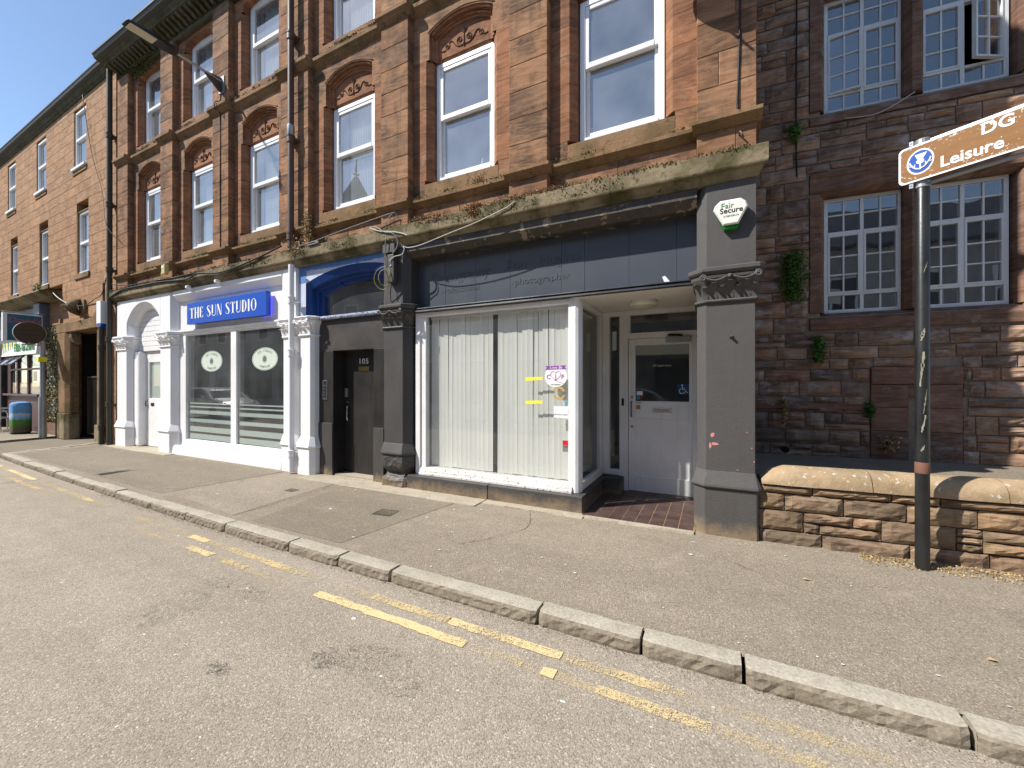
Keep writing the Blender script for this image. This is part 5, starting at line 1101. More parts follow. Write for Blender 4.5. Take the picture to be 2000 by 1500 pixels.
for x in (.0, .62):
    for z in (3.165, 3.43):
        sgp('clamp', MB().lathe([(.048,-.025),(.052,-.02),(.052,.02),(.048,.025)],(x,0,z+(.03 if z>3.3 else -.05)),18), M['galv']); sgp('clamp_bolt', MB().tube([(x-.05,-.03,z+(.03 if z>3.3 else -.05)),(x-.05,-.064,z+(.03 if z>3.3 else -.05))], .008, 6).box(x-.062,x-.038,-.064,-.056,z+(.012 if z>3.3 else -.068),z+(.048 if z>3.3 else -.032)), M['steel'])
sgp('stub_post', MB().lathe([(.045,0),(.045,.36),(.03,.37)],(.62,0,3.10),18), M['galv'])
for z in (3.12, 3.46): sgp('support_rail', MB().tube([(.05,.0,z),(.58,0,z)], .016, 8), M['galv'])

# ================================================================ ASHLAR BUILDING ON THE LEFT
LZ = R(-1.1)
lb = thing('ashlar_building', 'plain pink sandstone ashlar building with tall sash windows left of the terrace', 'building', (-13.38,4.55,0), LZ)
WN = [(-2.62,-1.76,7.47,9.08),(-5.72,-4.86,7.47,9.08),(-8.70,-7.84,7.47,9.08),(-2.42,-1.60,4.53,6.27),(-5.46,-4.68,4.53,6.27),(-8.37,-7.60,4.53,6.27)]
SH = .262; z = 3.62; row = 0; cnt = 0; lrest = MB()
while z < 9.30:
    z1_ = min(z+SH, 9.32); x = .13 if row%2==0 else -.20; 
    segs = [(-11.5, .13)]
    for a, c, e, f_ in WN:
        if z1_ > e+.02 and z < f_-.02:
            new = []
            for s0, s1 in segs:
                if c <= s0 or a >= s1: new.append((s0,s1))
                else:
                    if a > s0: new.append((s0,a))
                    if c < s1: new.append((c,s1))
            segs = new
    if z < 4.22: segs = [(max(s0,-3.5),s1) for s0,s1 in segs if s1 > -3.5] if z < 4.2 else segs
    for s0, s1 in segs:
        x = s1; first = True
        while x > s0+.02:
            l = random.uniform(.62,.92)*(.5 if first and row%2 else 1); first = False; l = min(l, x-s0); l = x-s0 if x-s0-l < .2 else l
            m = MB().stone(x-l, x, z, z1_, 0, .30, .006)
            if cnt < 298 and x > -10.2: obj('stone_block', m, M['sandL'], lb); cnt += 1
            else: lrest.add(m.v, m.f)
            x -= l
    z = z1_; row += 1
o = obj('ashlar_masonry', lrest, M['sandL'], lb); o['kind'] = 'stuff'
for k, (a, c, z0, z1) in enumerate(WN):
    up = k < 3; yf = .03 if up else .045
    if not up: obj('reveal', MB().box(a-.001,a+.03,.004,.30,z0,z1).box(c-.03,c+.001,.02,.30,z0,z1).box(a+.03,c-.03,.02,.30,z1-.03,z1), M['corn2'], lb)
    f = MB(); t = .06; a2, c2 = (a,c) if up else (a+.03,c-.03); zb_, zt_ = z0+(.02 if up else .0), z1-(0 if up else .03)
    f.box(a2,a2+t,yf,yf+.09,zb_,zt_).box(c2-t,c2,yf,yf+.09,zb_,zt_).box(a2+t,c2-t,yf,yf+.09,zt_-t,zt_).box(a2+t,c2-t,yf-.02,yf+.09,zb_,zb_+.06); zm = (zb_+zt_)/2; f.box(a2+t,c2-t,yf-.006,yf+.08,zm-.035,zm+.035)
    if up: f.box(a-.04,c+.04,-.06,.12,z0-.05,z0+.019)
    w = obj('sash_window', f, M['upvc'], lb, bevel=.005)
    for za, zb2 in ((zb_+.06,zm-.035),(zm+.035,zt_-t)): obj('pane', MB().quad((a2+t,yf+.05,za),(c2-t,yf+.05,za),(c2-t,yf+.05,zb2),(a2+t,yf+.05,zb2)), M['glassd'], w)
    obj('curtain', MB().quad((a2,yf+.16,zb_),(c2,yf+.16,zb_),(c2,yf+.16,zt_),(a2,yf+.16,zt_)), M['curtain'] if k != 1 else M['room'], w)
    obj('window_sill', MB().box(a-.06,c+.06,-.02,.05,z0-.16,z0-.051) if up else MB().box(a-.1,c+.1,-.035,.25,z0-.14,z0-.002), M['corn2'], lb, bevel=.006)
obj('backing_wall', MB().box(-11.5,.1,.31,.5,3.5,9.3), M['roomd'], lb)
obj('eaves_course', MB().prism([(.3,9.32),(-.02,9.32),(-.04,9.36),(-.07,9.38),(-.10,9.44),(-.11,9.47),(.3,9.47)],'x',-11.5,.14), M['eave'], lb); obj('gutter', MB().prism([(-.10,9.475),(-.17,9.50),(-.19,9.56),(-.10,9.56),(-.06,9.475)],'x',-11.5,.14), M['irond'], lb); obj('roof', MB().prism([(-.2,9.57),(-.2,9.6),(4.5,12.5),(9,9.5),(.3,9.48)],'x',-11.5,.14), M['slate'], lb)
obj('ground_floor_wall', MB().box(-.42,.10,.0,.4,0,3.62).box(-3.78,-3.5,.25,.6,0,3.62), M['sandL'], lb)
# stone pend entrance with gate
pe = thing('stone_gateway', 'weathered stone passage entrance with green mossy pillars and lintel left of drainpipes', 'gateway', (-13.38,4.55,0), LZ)
obj('pillar', MB().prism([(-3.62,.16),(-3.62,-.03),(-3.50,-.10),(-2.95,-.10),(-2.80,-.02),(-2.80,.16)],'z',.68,2.95), M['corn2'], pe, bevel=.02); obj('pillar_base', MB().prism([(-3.70,.16),(-3.70,-.06),(-3.55,-.13),(-2.90,-.13),(-2.77,-.05),(-2.77,.16)],'z',-.06,.68), M['corn'], pe, bevel=.02)
obj('pillar', MB().box(-.86,-.43,-.06,.4,.45,2.95), M['corn2'], pe, bevel=.02); obj('pillar_base', MB().box(-.90,-.40,-.10,.4,-.06,.45), M['corn'], pe, bevel=.02)
obj('lintel', MB().prism([(-3.62,2.952),(-.42,2.952),(-.42,3.40),(-.75,3.42),(-1.1,3.22),(-3.0,3.22),(-3.62,3.24)],'y',-.10,.4), M['corn2'], pe, bevel=.015); obj('corbel', MB().prism([(-.06,2.952),(-.06,2.80),(.0,2.68),(.14,2.62),(.14,2.952)],'x',-2.795,-2.60), M['corn'], pe, bevel=.01)
obj('wall_over_lintel', MB().box(-3.5,-.42,.02,.4,3.225,3.62), M['sandL'], pe)
m = MB(); m.box(-3.6,-3.4,.4,7,-.1,3.6).box(-.45,-.25,.4,7,-.1,3.6).box(-3.5,-.4,6.8,7,-.1,3.6).box(-3.5,-.4,.4,7,3.5,3.6); obj('passage_wall', m, M['roomd'], pe)
m = MB()
for k in range(25): x = -2.72+k*.0725; m.box(x,x+.012,.32,.332,.10,1.68)
for k in range(26): z = .10+k*.0625; m.box(-2.73,-.94,.333,.341,z,z+.012)
gt = thing('mesh_gate', 'rusty wire mesh gate standing inside the stone passage entrance', 'gate', (-13.38,4.55,0), LZ)
obj('mesh', m, M['irond'], gt); obj('gate_frame', MB().box(-2.76,-2.72,.30,.35,.06,1.72).box(-.95,-.91,.30,.35,.06,1.72).box(-2.72,-.95,.30,.35,1.68,1.72).box(-2.72,-.95,.30,.35,.06,.10), M['iron'], gt)
hd = thing('carved_head', 'mossy carved stone head projecting over the passage entrance', 'carving', (-13.38,4.55,0), LZ)
obj('head', MB().loft([[(-2.05+.16*s_*math.cos(q),-.16+.12*s_*math.sin(q)+dy,z) for q in (2*math.pi*k/10 for k in range(10))] for s_,z,dy in ((.25,3.36,.1),(.75,3.42,.03),(1,3.52,-.04),(.95,3.62,-.05),(1.05,3.70,.0),(.8,3.78,.06),(.3,3.82,.1))]), M['corn'], hd, smooth=True); obj('nose', MB().lathe([(.02,-.12),(.045,-.04),(.03,.02)],(-2.05,-.28,3.58),8,'y'), M['corn'], hd); obj('block', MB().box(-2.35,-1.75,-.05,.02,3.42,3.78), M['corn2'], hd, bevel=.01)
# takeaway shopfront
ch = thing('takeaway_shopfront', 'fish and chip takeaway front with purple stall riser and food posters', 'shopfront', (-13.38,4.55,0), LZ)
M['purplep'] = plain('dark_purple_paint', (.10,.055,.06), .5, .3); M['slateb'] = plain('slate_blue_panel', (.11,.12,.16), .5, .3); M['poster'] = None
b = NB('food_poster', .5); p = b.pos(); M['poster'] = b.done(b.ramp(b.noise(p, 7, 5, .7), [(.3,(.62,.30,.07)),(.44,(.75,.62,.30)),(.52,(.80,.78,.70)),(.62,(.70,.35,.12)),(.75,(.35,.06,.04))]))
obj('cornice', MB().prism([(.3,4.25),(-.42,4.17),(-.44,4.13),(-.40,4.08),(-.30,4.04),(-.2,3.98),(.3,3.95)],'x',-11,-3.6), M['corn'], ch); obj('stall_riser', MB().box(-8.9,-5.42,.02,.3,-.05,1.10), M['purplep'], ch); obj('window_sill', MB().box(-8.95,-5.36,-.08,.2,1.10,1.17), M['purplep'], ch, bevel=.01)
obj('pilaster', MB().box(-5.34,-4.78,-.16,.3,2.75,3.95), M['slateb'], ch, bevel=.01); obj('pilaster', MB().box(-5.34,-4.9,-.02,.3,-.05,2.75), M['purplep'], ch, bevel=.01); obj('pilaster', MB().box(-10.2,-8.95,-.1,.3,-.05,2.9), M['roomd'], ch)
obj('upper_panel', MB().box(-10.5,-5.34,.0,.3,2.92,3.95), M['slateb'], ch)
for k in range(4): obj('upper_board', MB().box(-10.5+k*1.29,-9.23+k*1.29,-.02,.0,3.10,3.90), M['slateb'], ch, bevel=.006)
obj('fascia', MB().prism([(.1,2.92),(-.06,2.90),(-.10,2.45),(.1,2.45)],'x',-8.95,-5.34), M['white'], ch); [text('lettering', w_, .34, M['inkg'], ch, (x,-.105,2.68), ext=.004, bold=.01) for w_, x in (('FISH',-7.15),('&',-6.55),('CHIPS',-5.95))]
for k in range(9): obj('green_stripe', MB().prism([(-8.9+k*.2,2.90),(-8.82+k*.2,2.90),(-8.86+k*.2,2.50+k*.03)],'y',-.112,-.10), M['yellow'] if k%2 else M['inkg'], ch)
for a, c in ((-8.9,-8.5),(-7.85,-7.72),(-6.75,-6.62),(-5.5,-5.36)): obj('window_frame', MB().box(a,c,.02,.12,1.17,2.45), M['purplep'], ch)
obj('window_frame', MB().box(-8.5,-5.5,.021,.119,1.96,2.02), M['purplep'], ch)
for a, c in ((-8.5,-7.85),(-7.72,-6.75),(-6.62,-5.5)):
    obj('pane', MB().quad((a,.06,1.17),(c,.06,1.17),(c,.06,2.45),(a,.06,2.45)), M['glass'], ch); obj('food_poster', MB().box(a+.03,c-.03,.065,.07,1.19,1.55), M['poster'], ch)
obj('menu_light', MB().box(-8.3,-7.95,.5,.52,1.6,1.95), M['cyan'], ch); obj('menu_light', MB().box(-7.6,-7.0,.5,.52,1.62,1.82), M['redv'], ch)
for a in (-8.45,-7.55):
    o = obj('hinged_window', MB().box(0,.80,-.02,.02,-.42,-.38).box(0,.80,-.02,.02,-.04,0).box(0,.04,-.02,.02,-.38,-.04).box(.76,.80,-.02,.02,-.38,-.04), M['purplep'], ch, loc=(a,-.02,2.44), rot=(R(-42),0,0)); obj('pane', MB().quad((.04,0,-.38),(.76,0,-.38),(.76,0,-.04),(.04,0,-.04)), M['glassd'], o)
rm = MB(); rm.quad((-9,3,0),(-5.3,3,0),(-5.3,3,3),(-9,3,3)).quad((-9,.3,3),(-5.3,.3,3),(-5.3,3,3),(-9,3,3)).quad((-9,.3,.1),(-5.3,.3,.1),(-5.3,3,.1),(-9,3,.1)).quad((-5.3,.3,0),(-5.3,3,0),(-5.3,3,3),(-5.3,.3,3)); obj('shop_interior', rm, M['roomd'], ch)
fo = thing('artificial_hedge', 'tall narrow panel of mixed artificial leaves beside the takeaway', 'hedge', (-13.38,4.55,0), LZ)
obj('backing', MB().box(-4.70,-3.80,.05,.2,.35,3.25), M['dark'], fo); m = MB()
for k in range(2600):
    x, z = random.uniform(-4.7,-3.8), random.uniform(.40,3.22); y = random.uniform(-.06,.05); a = random.uniform(0,6.28); r_ = random.uniform(.025,.055); t_ = random.uniform(-.8,.8)
    m.add([(x-r_*math.cos(a),y,z-r_*math.sin(a)),(x-r_*.4*math.sin(a),y-.02*t_,z+r_*.4*math.cos(a)),(x+r_*math.cos(a),y-.03*t_,z+r_*math.sin(a)),(x+r_*.4*math.sin(a),y+.02,z-r_*.4*math.cos(a))],[(0,1,2,3)])
obj('leaves', m.mesh('leaves', False), M['camo'], fo); obj('end_trim', MB().box(-3.80,-3.70,.0,.2,.0,3.4), M['sandL'], fo); obj('threshold', MB().box(-4.75,-3.75,-.02,.3,-.05,.33), M['dress'], fo); obj('wall_over_hedge', MB().box(-4.76,-3.62,.05,.3,3.27,3.95), M['sandL'], fo)
# projecting sign, traffic sign, bin, furniture
ps = thing('projecting_sign', 'blue hanging takeaway sign with red lettering jutting out over the pavement', 'sign', (-18.05,4.55,3.12))
obj('panel', MB().box(-.06,.06,-.80,-.04,-.40,.42), M['white'], ps, bevel=.01); obj('face', MB().box(.06,.064,-.72,-.06,-.36,.39), plain('teal_sign_face',(.035,.15,.24),.4,.3), ps)
for s_, z, sz in (('David\'s',.22,.22),('Pizza',.03,.17),('&',-.11,.14),('Chips',-.25,.19)): text('lettering', s_, sz, M['redp'] if 'redp' in M else M.setdefault('redp', plain('faded_red_print',(.45,.10,.12),.5,.3)), ps, (.0655,-.39,z), rot=(R(90),0,R(90)), ext=.001, shear=.15, bold=.003)
obj('bracket', MB().tube([(0,.0,.46),(0,-.8,.46)], .02, 6).tube([(0,-.7,.46),(0,-.7,.42)], .012, 6).tube([(0,-.1,.46),(0,-.1,.42)], .012, 6), M['galv'], ps)
ts = thing('traffic_sign', 'grey pole with round road sign seen from behind, near the takeaway', 'road sign', (-17.15,4.30,0))
obj('pole', MB().lathe([(.085,-.05),(.085,1.10),(.06,1.16),(.055,2.72),(.0,2.73)],(0,0,0),16), M['galv'], ts, smooth='auto'); obj('disc', MB().lathe([(.30,-.012),(.305,0),(.30,.012)],(0,-.24,2.93),32,'x'), plain('brown_sign_back',(.075,.05,.03),.6,.3), ts, smooth='auto'); obj('rim', MB().lathe([(.305,-.03),(.315,-.03),(.315,.02),(.305,.02),(.305,-.03)],(0,-.24,2.93),32,'x',False), M['galv'], ts)
obj('bracket_arm', MB().tube([(.02,.0,2.60),(.02,-.40,2.60)], .016, 6).tube([(.03,-.26,2.60),(.03,-.26,2.66)], .03, 6), M['galv'], ts); obj('yellow_band', MB().box(-.075,.075,-.10,.07,2.13,2.27), M['yellow'], ts); obj('back_rail', MB().box(.013,.03,-.50,.02,2.90,2.97), M['irond'], ts)
bn = thing('litter_bin', 'rounded bin with blue and green picture wrap outside the takeaway', 'bin', (-18.95,4.30,0))
b = NB('printed_wrap', .45); p = b.pos(); zz_ = b.n('SeparateXYZ'); b.put(zz_.inputs[0], p); n1 = b.noise(p, 6, 4, .6)
M['wrap'] = b.done(b.ramp(b.math('ADD', b.math('MULTIPLY', zz_.outputs[2], 1.05), b.math('MULTIPLY', b.math('SUBTRACT', n1, .5), .25)), [(.0,(.10,.085,.05)),(.22,(.10,.085,.05)),(.27,(.06,.18,.02)),(.42,(.07,.20,.03)),(.47,(.16,.36,.62)),(.60,(.45,.52,.55)),(.66,(.10,.28,.58)),(.92,(.14,.34,.62))]))
obj('body', MB().loft([[(.22*math.copysign(abs(math.cos(q))**.6,math.cos(q)),.21*math.copysign(abs(math.sin(q))**.6,math.sin(q)),z) for q in (2*math.pi*k/20 for k in range(20))] for z in (.03,.84)]), M['wrap'], bn, smooth='auto'); obj('lid', MB().loft([[(s_*.23*math.cos(q),s_*.22*math.sin(q),z) for q in (2*math.pi*k/20 for k in range(20))] for s_,z in ((1,.84),(1,.87),(.85,.93),(.3,.96))]), M['wrap'], bn, smooth='auto'); obj('foot', MB().lathe([(.20,-.03),(.20,.03)],(0,0,0),20), M['dark'], bn)
def chair(x, y, rz, label):
    t = thing('metal_chair', label, 'chair', (x,y,-.01), rz, 'metal chairs outside the takeaway')
    obj('seat', MB().box(-.2,.2,-.2,.2,.44,.46), M['steel'], t, bevel=.01)
    for k in range(5): obj('back_slat', MB().tube(bez((-.2,.2,.52+k*.075),(.2,.2,.52+k*.075),0,2), .012, 6), M['steel'], t)
    for sx in (-1,1):
        obj('leg', MB().tube([(sx*.2,-.2,0),(sx*.2,-.19,.45)], .012, 6), M['steel'], t); obj('leg', MB().tube([(sx*.2,.24,0),(sx*.2,.2,.45),(sx*.2,.22,.86)], .012, 6), M['steel'], t); obj('armrest', MB().tube(smooth_path([(sx*.22,.21,.66),(sx*.24,.0,.67),(sx*.23,-.18,.64),(sx*.2,-.2,.45)],4), .012, 6), M['steel'], t)
chair(-19.75, 4.15, R(200), 'aluminium cafe chair stacked nearest the printed bin'); chair(-20.45, 4.1, R(150), 'aluminium cafe chair tilted toward the street, beyond the first chair'); 
t = thing('cafe_table', 'small round aluminium cafe table among the chairs by the takeaway', 'table', (-20.75,4.5,0)); obj('top', MB().lathe([(.30,.70),(.31,.71),(.31,.73),(.0,.735)],(0,0,0),24), M['steel'], t); obj('stem', MB().lathe([(.03,.02),(.03,.70)],(0,0,0),10), M['steel'], t); obj('base', MB().lathe([(.22,-.03),(.22,-.01),(.03,.03)],(0,0,0),16), M['dark'], t)

# ================================================================ PIPES, CABLES, FITTINGS ON THE FACADE
def pipe(name, label, mat, x, y, z0, z1, r, collars, shoe=False):
    t = thing(name, label, 'drainpipe', (x,y,0), 0, 'drainpipes on the facades')
    pts = [(0,0,z0),(0,0,z1)]; 
    if shoe: pts = smooth_path([(0,-.14,z0+.02),(0,-.06,z0+.08),(0,0,z0+.18),(0,0,z0+.3)],4)+[(0,0,z1)]
    obj('pipe', MB().tube(pts, r, 14), mat, t, smooth='auto')
    for z in collars:
        obj('collar', MB().lathe([(r+.001,-.06),(r+.014,-.055),(r+.014,.04),(r+.02,.045),(r+.02,.06),(r+.001,.065)],(0,0,z),14), mat, t, smooth='auto'); obj('holdfast', MB().box(-r-.045,r+.045,r*.2,.11,z-.02,z+.015), mat, t)
    return t
t = pipe('drainpipe', 'rust-brown cast-iron drainpipe running up the sandstone pier between the shops', M['iron'], -6.36, 4.40, 3.80, 9.2, .05, (3.98,5.62,7.35,8.6))
obj('repair_sleeve', MB().lathe([(.052,5.69),(.057,5.70),(.060,5.85),(.052,5.86)],(0,0,0),14), M['galv'], t, smooth='auto')
pipe('drainpipe', 'white painted drainpipe down between the paired white pilasters', M['wpaint'], -6.325, 4.385, .03, 3.50, .045, (.33,2.02,2.9))
pipe('drainpipe', 'tall dark drainpipe at the joint between terrace and pink building', M['irond'], -13.27, 4.43, .0, 9.3, .055, (1.0,2.6,4.3,5.9,7.6))
pipe('drainpipe', 'short green-black drainpipe beside the passage entrance pillar', M['irond'], -13.62, 4.40, .0, 3.0, .055, (.42,2.4))
t = thing('junction_box', 'white plastic junction box above the short drainpipe by the passage', 'junction box', (-13.62,4.44,3.28)); obj('box', MB().box(-.12,.12,-.10,.06,-.28,.28), M['upvc'], t, bevel=.01); obj('blue_end', MB().box(-.09,.09,-.09,.05,-.36,-.281), M['signblue'], t); obj('conduit', MB().tube([(0,0,.28),(0,0,.75)], .025, 8), M['irond'], t)
def cable(name, label, pts, r, mat, n=5): tag(obj(name, MB().tube(smooth_path(pts,n), r, 6), mat, smooth=True), label, 'cable', 'cables strung on the facades')
# boxes on the black pier
t = thing('junction_box', 'square black cable box at the top of the black pier', 'junction box', (-4.22,4.5,3.50)); obj('box', MB().box(-.115,.115,-.07,.0,-.09,.10), M['black'], t, bevel=.006); obj('lid_screw', MB().lathe([(0,-.006),(.01,-.005),(.012,0)],(.08,-.07,.07),8,'y'), M['steel'], t)
t = thing('cable_housing', 'tall narrow black cable housing below the square box on black pier', 'cable box', (-4.17,4.5,3.17)); obj('box', MB().box(-.065,.065,-.085,.0,-.20,.205), M['black'], t, bevel=.008); obj('clip', MB().box(.0,.03,-.095,-.085,.03,.05), M['galv'], t)
cable('cable', 'loose pale wire drooping along the top of the black fascia', [(-2.15,4.385,3.72),(-2.22,4.38,3.68),(-2.29,4.38,3.655),(-2.7,4.382,3.56),(-3.15,4.39,3.49),(-3.6,4.42,3.43),(-3.85,4.45,3.435),(-3.95,4.45,3.47),(-4.0,4.43,3.52)], .006, M['cablew'])
cable('cable', 'stiff grey wire rising in a peak above the black pier boxes', [(-4.23,4.40,3.50),(-4.25,4.40,3.70),(-4.20,4.39,3.86),(-4.12,4.44,3.98),(-4.07,4.47,3.90)], .006, M['cableg'])
cable('cable', 'straight grey wire crossing above the blue arch to the pier', [(-4.12,4.44,3.985),(-4.8,4.42,3.92),(-5.5,4.40,3.845),(-5.9,4.395,3.80),(-6.3,4.39,3.79)], .007, M['cableg'])
cable('cable', 'thick bundled cable lying on the cornice over the blue arch', [(-6.45,4.38,3.77),(-6.2,4.385,3.78),(-5.95,4.385,3.79),(-5.75,4.38,3.80),(-5.65,4.38,3.77),(-5.9,4.38,3.76)], .011, M['cableg'])
cable('cable', 'curling grey cables looping down onto the black pier', [(-4.62,4.39,3.83),(-4.42,4.385,3.80),(-4.25,4.38,3.70),(-4.10,4.38,3.66),(-4.02,4.40,3.56),(-4.03,4.40,3.45),(-4.12,4.41,3.38)], .009, M['cableg'])
cable('cable', 'pale cables fanned across the cornice joint by the pier', [(-4.55,4.388,3.82),(-4.35,4.38,3.73),(-4.1,4.38,3.68),(-3.9,4.38,3.62),(-3.82,4.38,3.58)], .007, M['cablew'])
cable('cable', 'short hooked pale wire end beside the black cable boxes', [(-3.98,4.45,3.47),(-3.93,4.44,3.43),(-3.96,4.43,3.35),(-4.08,4.41,3.33),(-4.16,4.40,3.29),(-4.15,4.40,3.26)], .006, M['cablew'])
cable('cable', 'long grey lead hanging from the cornice to the coiled wire', [(-4.235,4.395,3.62),(-4.25,4.40,3.35),(-4.23,4.40,3.1),(-4.20,4.41,2.98)], .007, M['cableg'])
for k, (rx, rz_, cx_, lab) in enumerate(((.135,.165,-4.285,'wide loop of yellow-green earth wire hanging on black pier'),(.075,.12,-4.24,'small inner loop of yellow-green earth wire on black pier'))):
    tag(obj('wire_coil', MB().tube([(cx_+rx*math.cos(q),4.385-.02*k+.03*math.sin(q*1.5),3.04+rz_*math.sin(q)) for q in (2*math.pi*i/28 for i in range(29))], .006, 6), M['cabley'], smooth=True), lab, 'cable', 'loops of earth wire')
cable('cable', 'dark cable sagging along the mossy cornice above the white shop', [(-13.2,4.40,3.60),(-12.5,4.385,3.72),(-11.6,4.38,3.72),(-10.6,4.38,3.70),(-9.6,4.38,3.64),(-9.2,4.36,3.70),(-8.4,4.38,3.63),(-7.4,4.38,3.72),(-6.6,4.39,3.86)], .016, M['dark'], 6)
cable('cable', 'thin dark cable strung under the sill course above the white shop', [(-13.1,4.42,3.93),(-12.2,4.40,3.80),(-11.2,4.39,3.78),(-10.2,4.39,3.735),(-9.3,4.39,3.74)], .011, M['dark'], 6)
cable('cable', 'thin dark cable clipped up the pier to the street lamp', [(-8.62,4.495,4.14),(-8.62,4.49,5.5),(-8.62,4.49,6.78),(-8.62,4.40,6.82),(-8.62,4.40,6.97),(-8.62,4.49,7.05),(-8.60,4.49,7.3)], .009, M['dark'], 3)
cable('cable', 'slim dark cable clipped down the right-hand sandstone pier', [(.245,4.49,8.0),(.243,4.49,6.0),(.238,4.49,5.0),(.225,4.49,4.45),(.215,4.48,4.22),(.225,4.46,4.17)], .009, M['dark'], 3)
cable('cable', 'thin cable slanting across the pink building toward the terrace', [(-15.2,4.53,9.3),(-14.6,4.52,7.6),(-13.9,4.50,6.4),(-13.25,4.36,5.4),(-12.75,4.47,4.9)], .008, M['dark'], 6)
cable('cable', 'pale cable drooping from takeaway cornice to passage lintel', [(-17.1,4.45,4.2),(-16.6,4.45,3.95),(-16.0,4.45,3.75),(-15.5,4.42,3.68)], .012, M['cablew'])
cable('cable', 'dark cable looping from the carved head to the drainpipe', [(-15.3,4.42,3.62),(-14.7,4.42,3.55),(-14.1,4.42,3.66),(-13.6,4.40,3.75),(-13.3,4.38,4.1)], .010, M['dark'])
cable('cable', 'thin dark cable running up the rubble wall beside the windows', [(1.03,6.63,4.3),(1.02,6.62,5.0),(1.03,6.62,7.3)], .010, M['dark'], 3)
cable('cable', 'white cord hanging in a curve below the upper rubble-wall window', [(1.55,6.66,4.98),(1.85,6.68,4.955),(2.05,6.69,5.02),(2.25,6.70,5.13)], .006, M['cablew'])
# wall street lamp
t = thing('wall_lamp', 'flat-headed LED street lamp on an arm fixed to sandstone pier', 'street lamp', (-8.57,4.5,7.33))
obj('wall_plate', MB().box(-.09,.09,-.02,0,-.16,.16), M['galv'], t, bevel=.005)
obj('bracket', MB().prism([(-.02,.13),(-.02,-.15),(-.05,-.15),(-.30,.045),(-.30,.085)],'x',-.02,.02), M['irond'], t, bevel=.004); obj('arm', MB().tube([(0,-.02,.06),(0,-.78,.085)], .024, 10), M['galv'], t, smooth='auto')
obj('head', MB().loft([[(-.05,-.74,.05),(.05,-.74,.05),(.05,-.74,.12),(-.05,-.74,.12)],[(-.085,-.80,.045),(.085,-.80,.045),(.08,-.80,.13),(-.08,-.80,.13)],[(-.115,-1.05,.05),(.115,-1.05,.05),(.10,-1.05,.125),(-.10,-1.05,.125)],[(-.125,-1.40,.06),(.125,-1.40,.06),(.11,-1.40,.10),(-.11,-1.40,.10)],[(-.10,-1.46,.065),(.10,-1.46,.065),(.09,-1.46,.085),(-.09,-1.46,.085)]]), M['post'], t, bevel=.006)
obj('lens', MB().box(-.095,.095,-1.42,-1.06,.046,.056), M['lampg'], t, bevel=.004); obj('sensor', MB().lathe([(.04,0),(.04,.05),(.0,.06)],(0,-.9,.125),12), M['dark'], t)
# satellite dish above the picture, seen by its shadow
t = thing('satellite_dish', 'grey satellite dish mounted high on the right-hand sandstone pier', 'satellite dish', (-.08,4.5,5.86))
obj('wall_plate', MB().box(-.06,.06,-.015,0,-.1,.1), M['galv'], t); obj('mast', MB().tube([(0,0,.03),(-.10,-.20,.06),(-.24,-.30,.10)], .02, 8), M['galv'], t)
rot = Matrix.Translation((-.24,-.34,.10)) @ Matrix.Rotation(R(-28),4,'Z') @ Matrix.Rotation(R(-20),4,'X')
m = MB().lathe([(.0,.055),(.12,.045),(.22,.015),(.28,-.02),(.285,-.02),(.22,.02),(.12,.05),(.0,.06)],(0,0,0),28,'y').mesh('dish'); m.transform(rot); obj('dish', m, M['irond'], t, smooth=True)
m = MB().tube([(0,-.02,-.27),(0,-.42,-.16)], .013, 6).mesh('arm'); m.transform(rot); obj('feed_arm', m, M['galv'], t)
t = thing('security_light', 'small yellow plastic box under the sill course above the white shop', 'light', (-10.45,4.41,3.98)); obj('box', MB().box(-.07,.07,-.08,.0,-.14,.06), plain('yellowed_plastic',(.55,.50,.20),.5,.3), t, bevel=.01); obj('lens', MB().box(-.05,.05,-.085,-.08,-.02,.03), M['white'], t)
t = thing('iron_hook', 'small rusty iron hook on the pedestal of the right-hand pier', 'hook', (.235,4.5,3.93)); obj('hook', MB().tube(smooth_path([(0,0,0),(0,-.05,.005),(.02,-.07,-.03),(.03,-.05,-.06)],4), .008, 6), M['iron'], t)

t = thing('candle', 'cream candle standing inside the large right-hand first-floor window', 'candle', (-1.36,4.92,4.43)); obj('wax', MB().lathe([(.045,0),(.045,.24),(.02,.25)],(0,0,0),14), M['alarmw'], t, smooth='auto'); obj('wick', MB().tube([(0,0,.24),(.003,0,.27)], .003, 5), M['dark'], t)
t = thing('cone_ornament', 'small white cone ornament on the sill inside the carved-arch window', 'ornament', (-2.92,4.92,4.42)); obj('cone', MB().lathe([(.075,0),(.07,.02),(.0,.30)],(0,0,0),16), M['white'], t, smooth='auto'); obj('foot', MB().lathe([(.08,-.01),(.08,.0)],(0,0,0),16), M['white'], t)
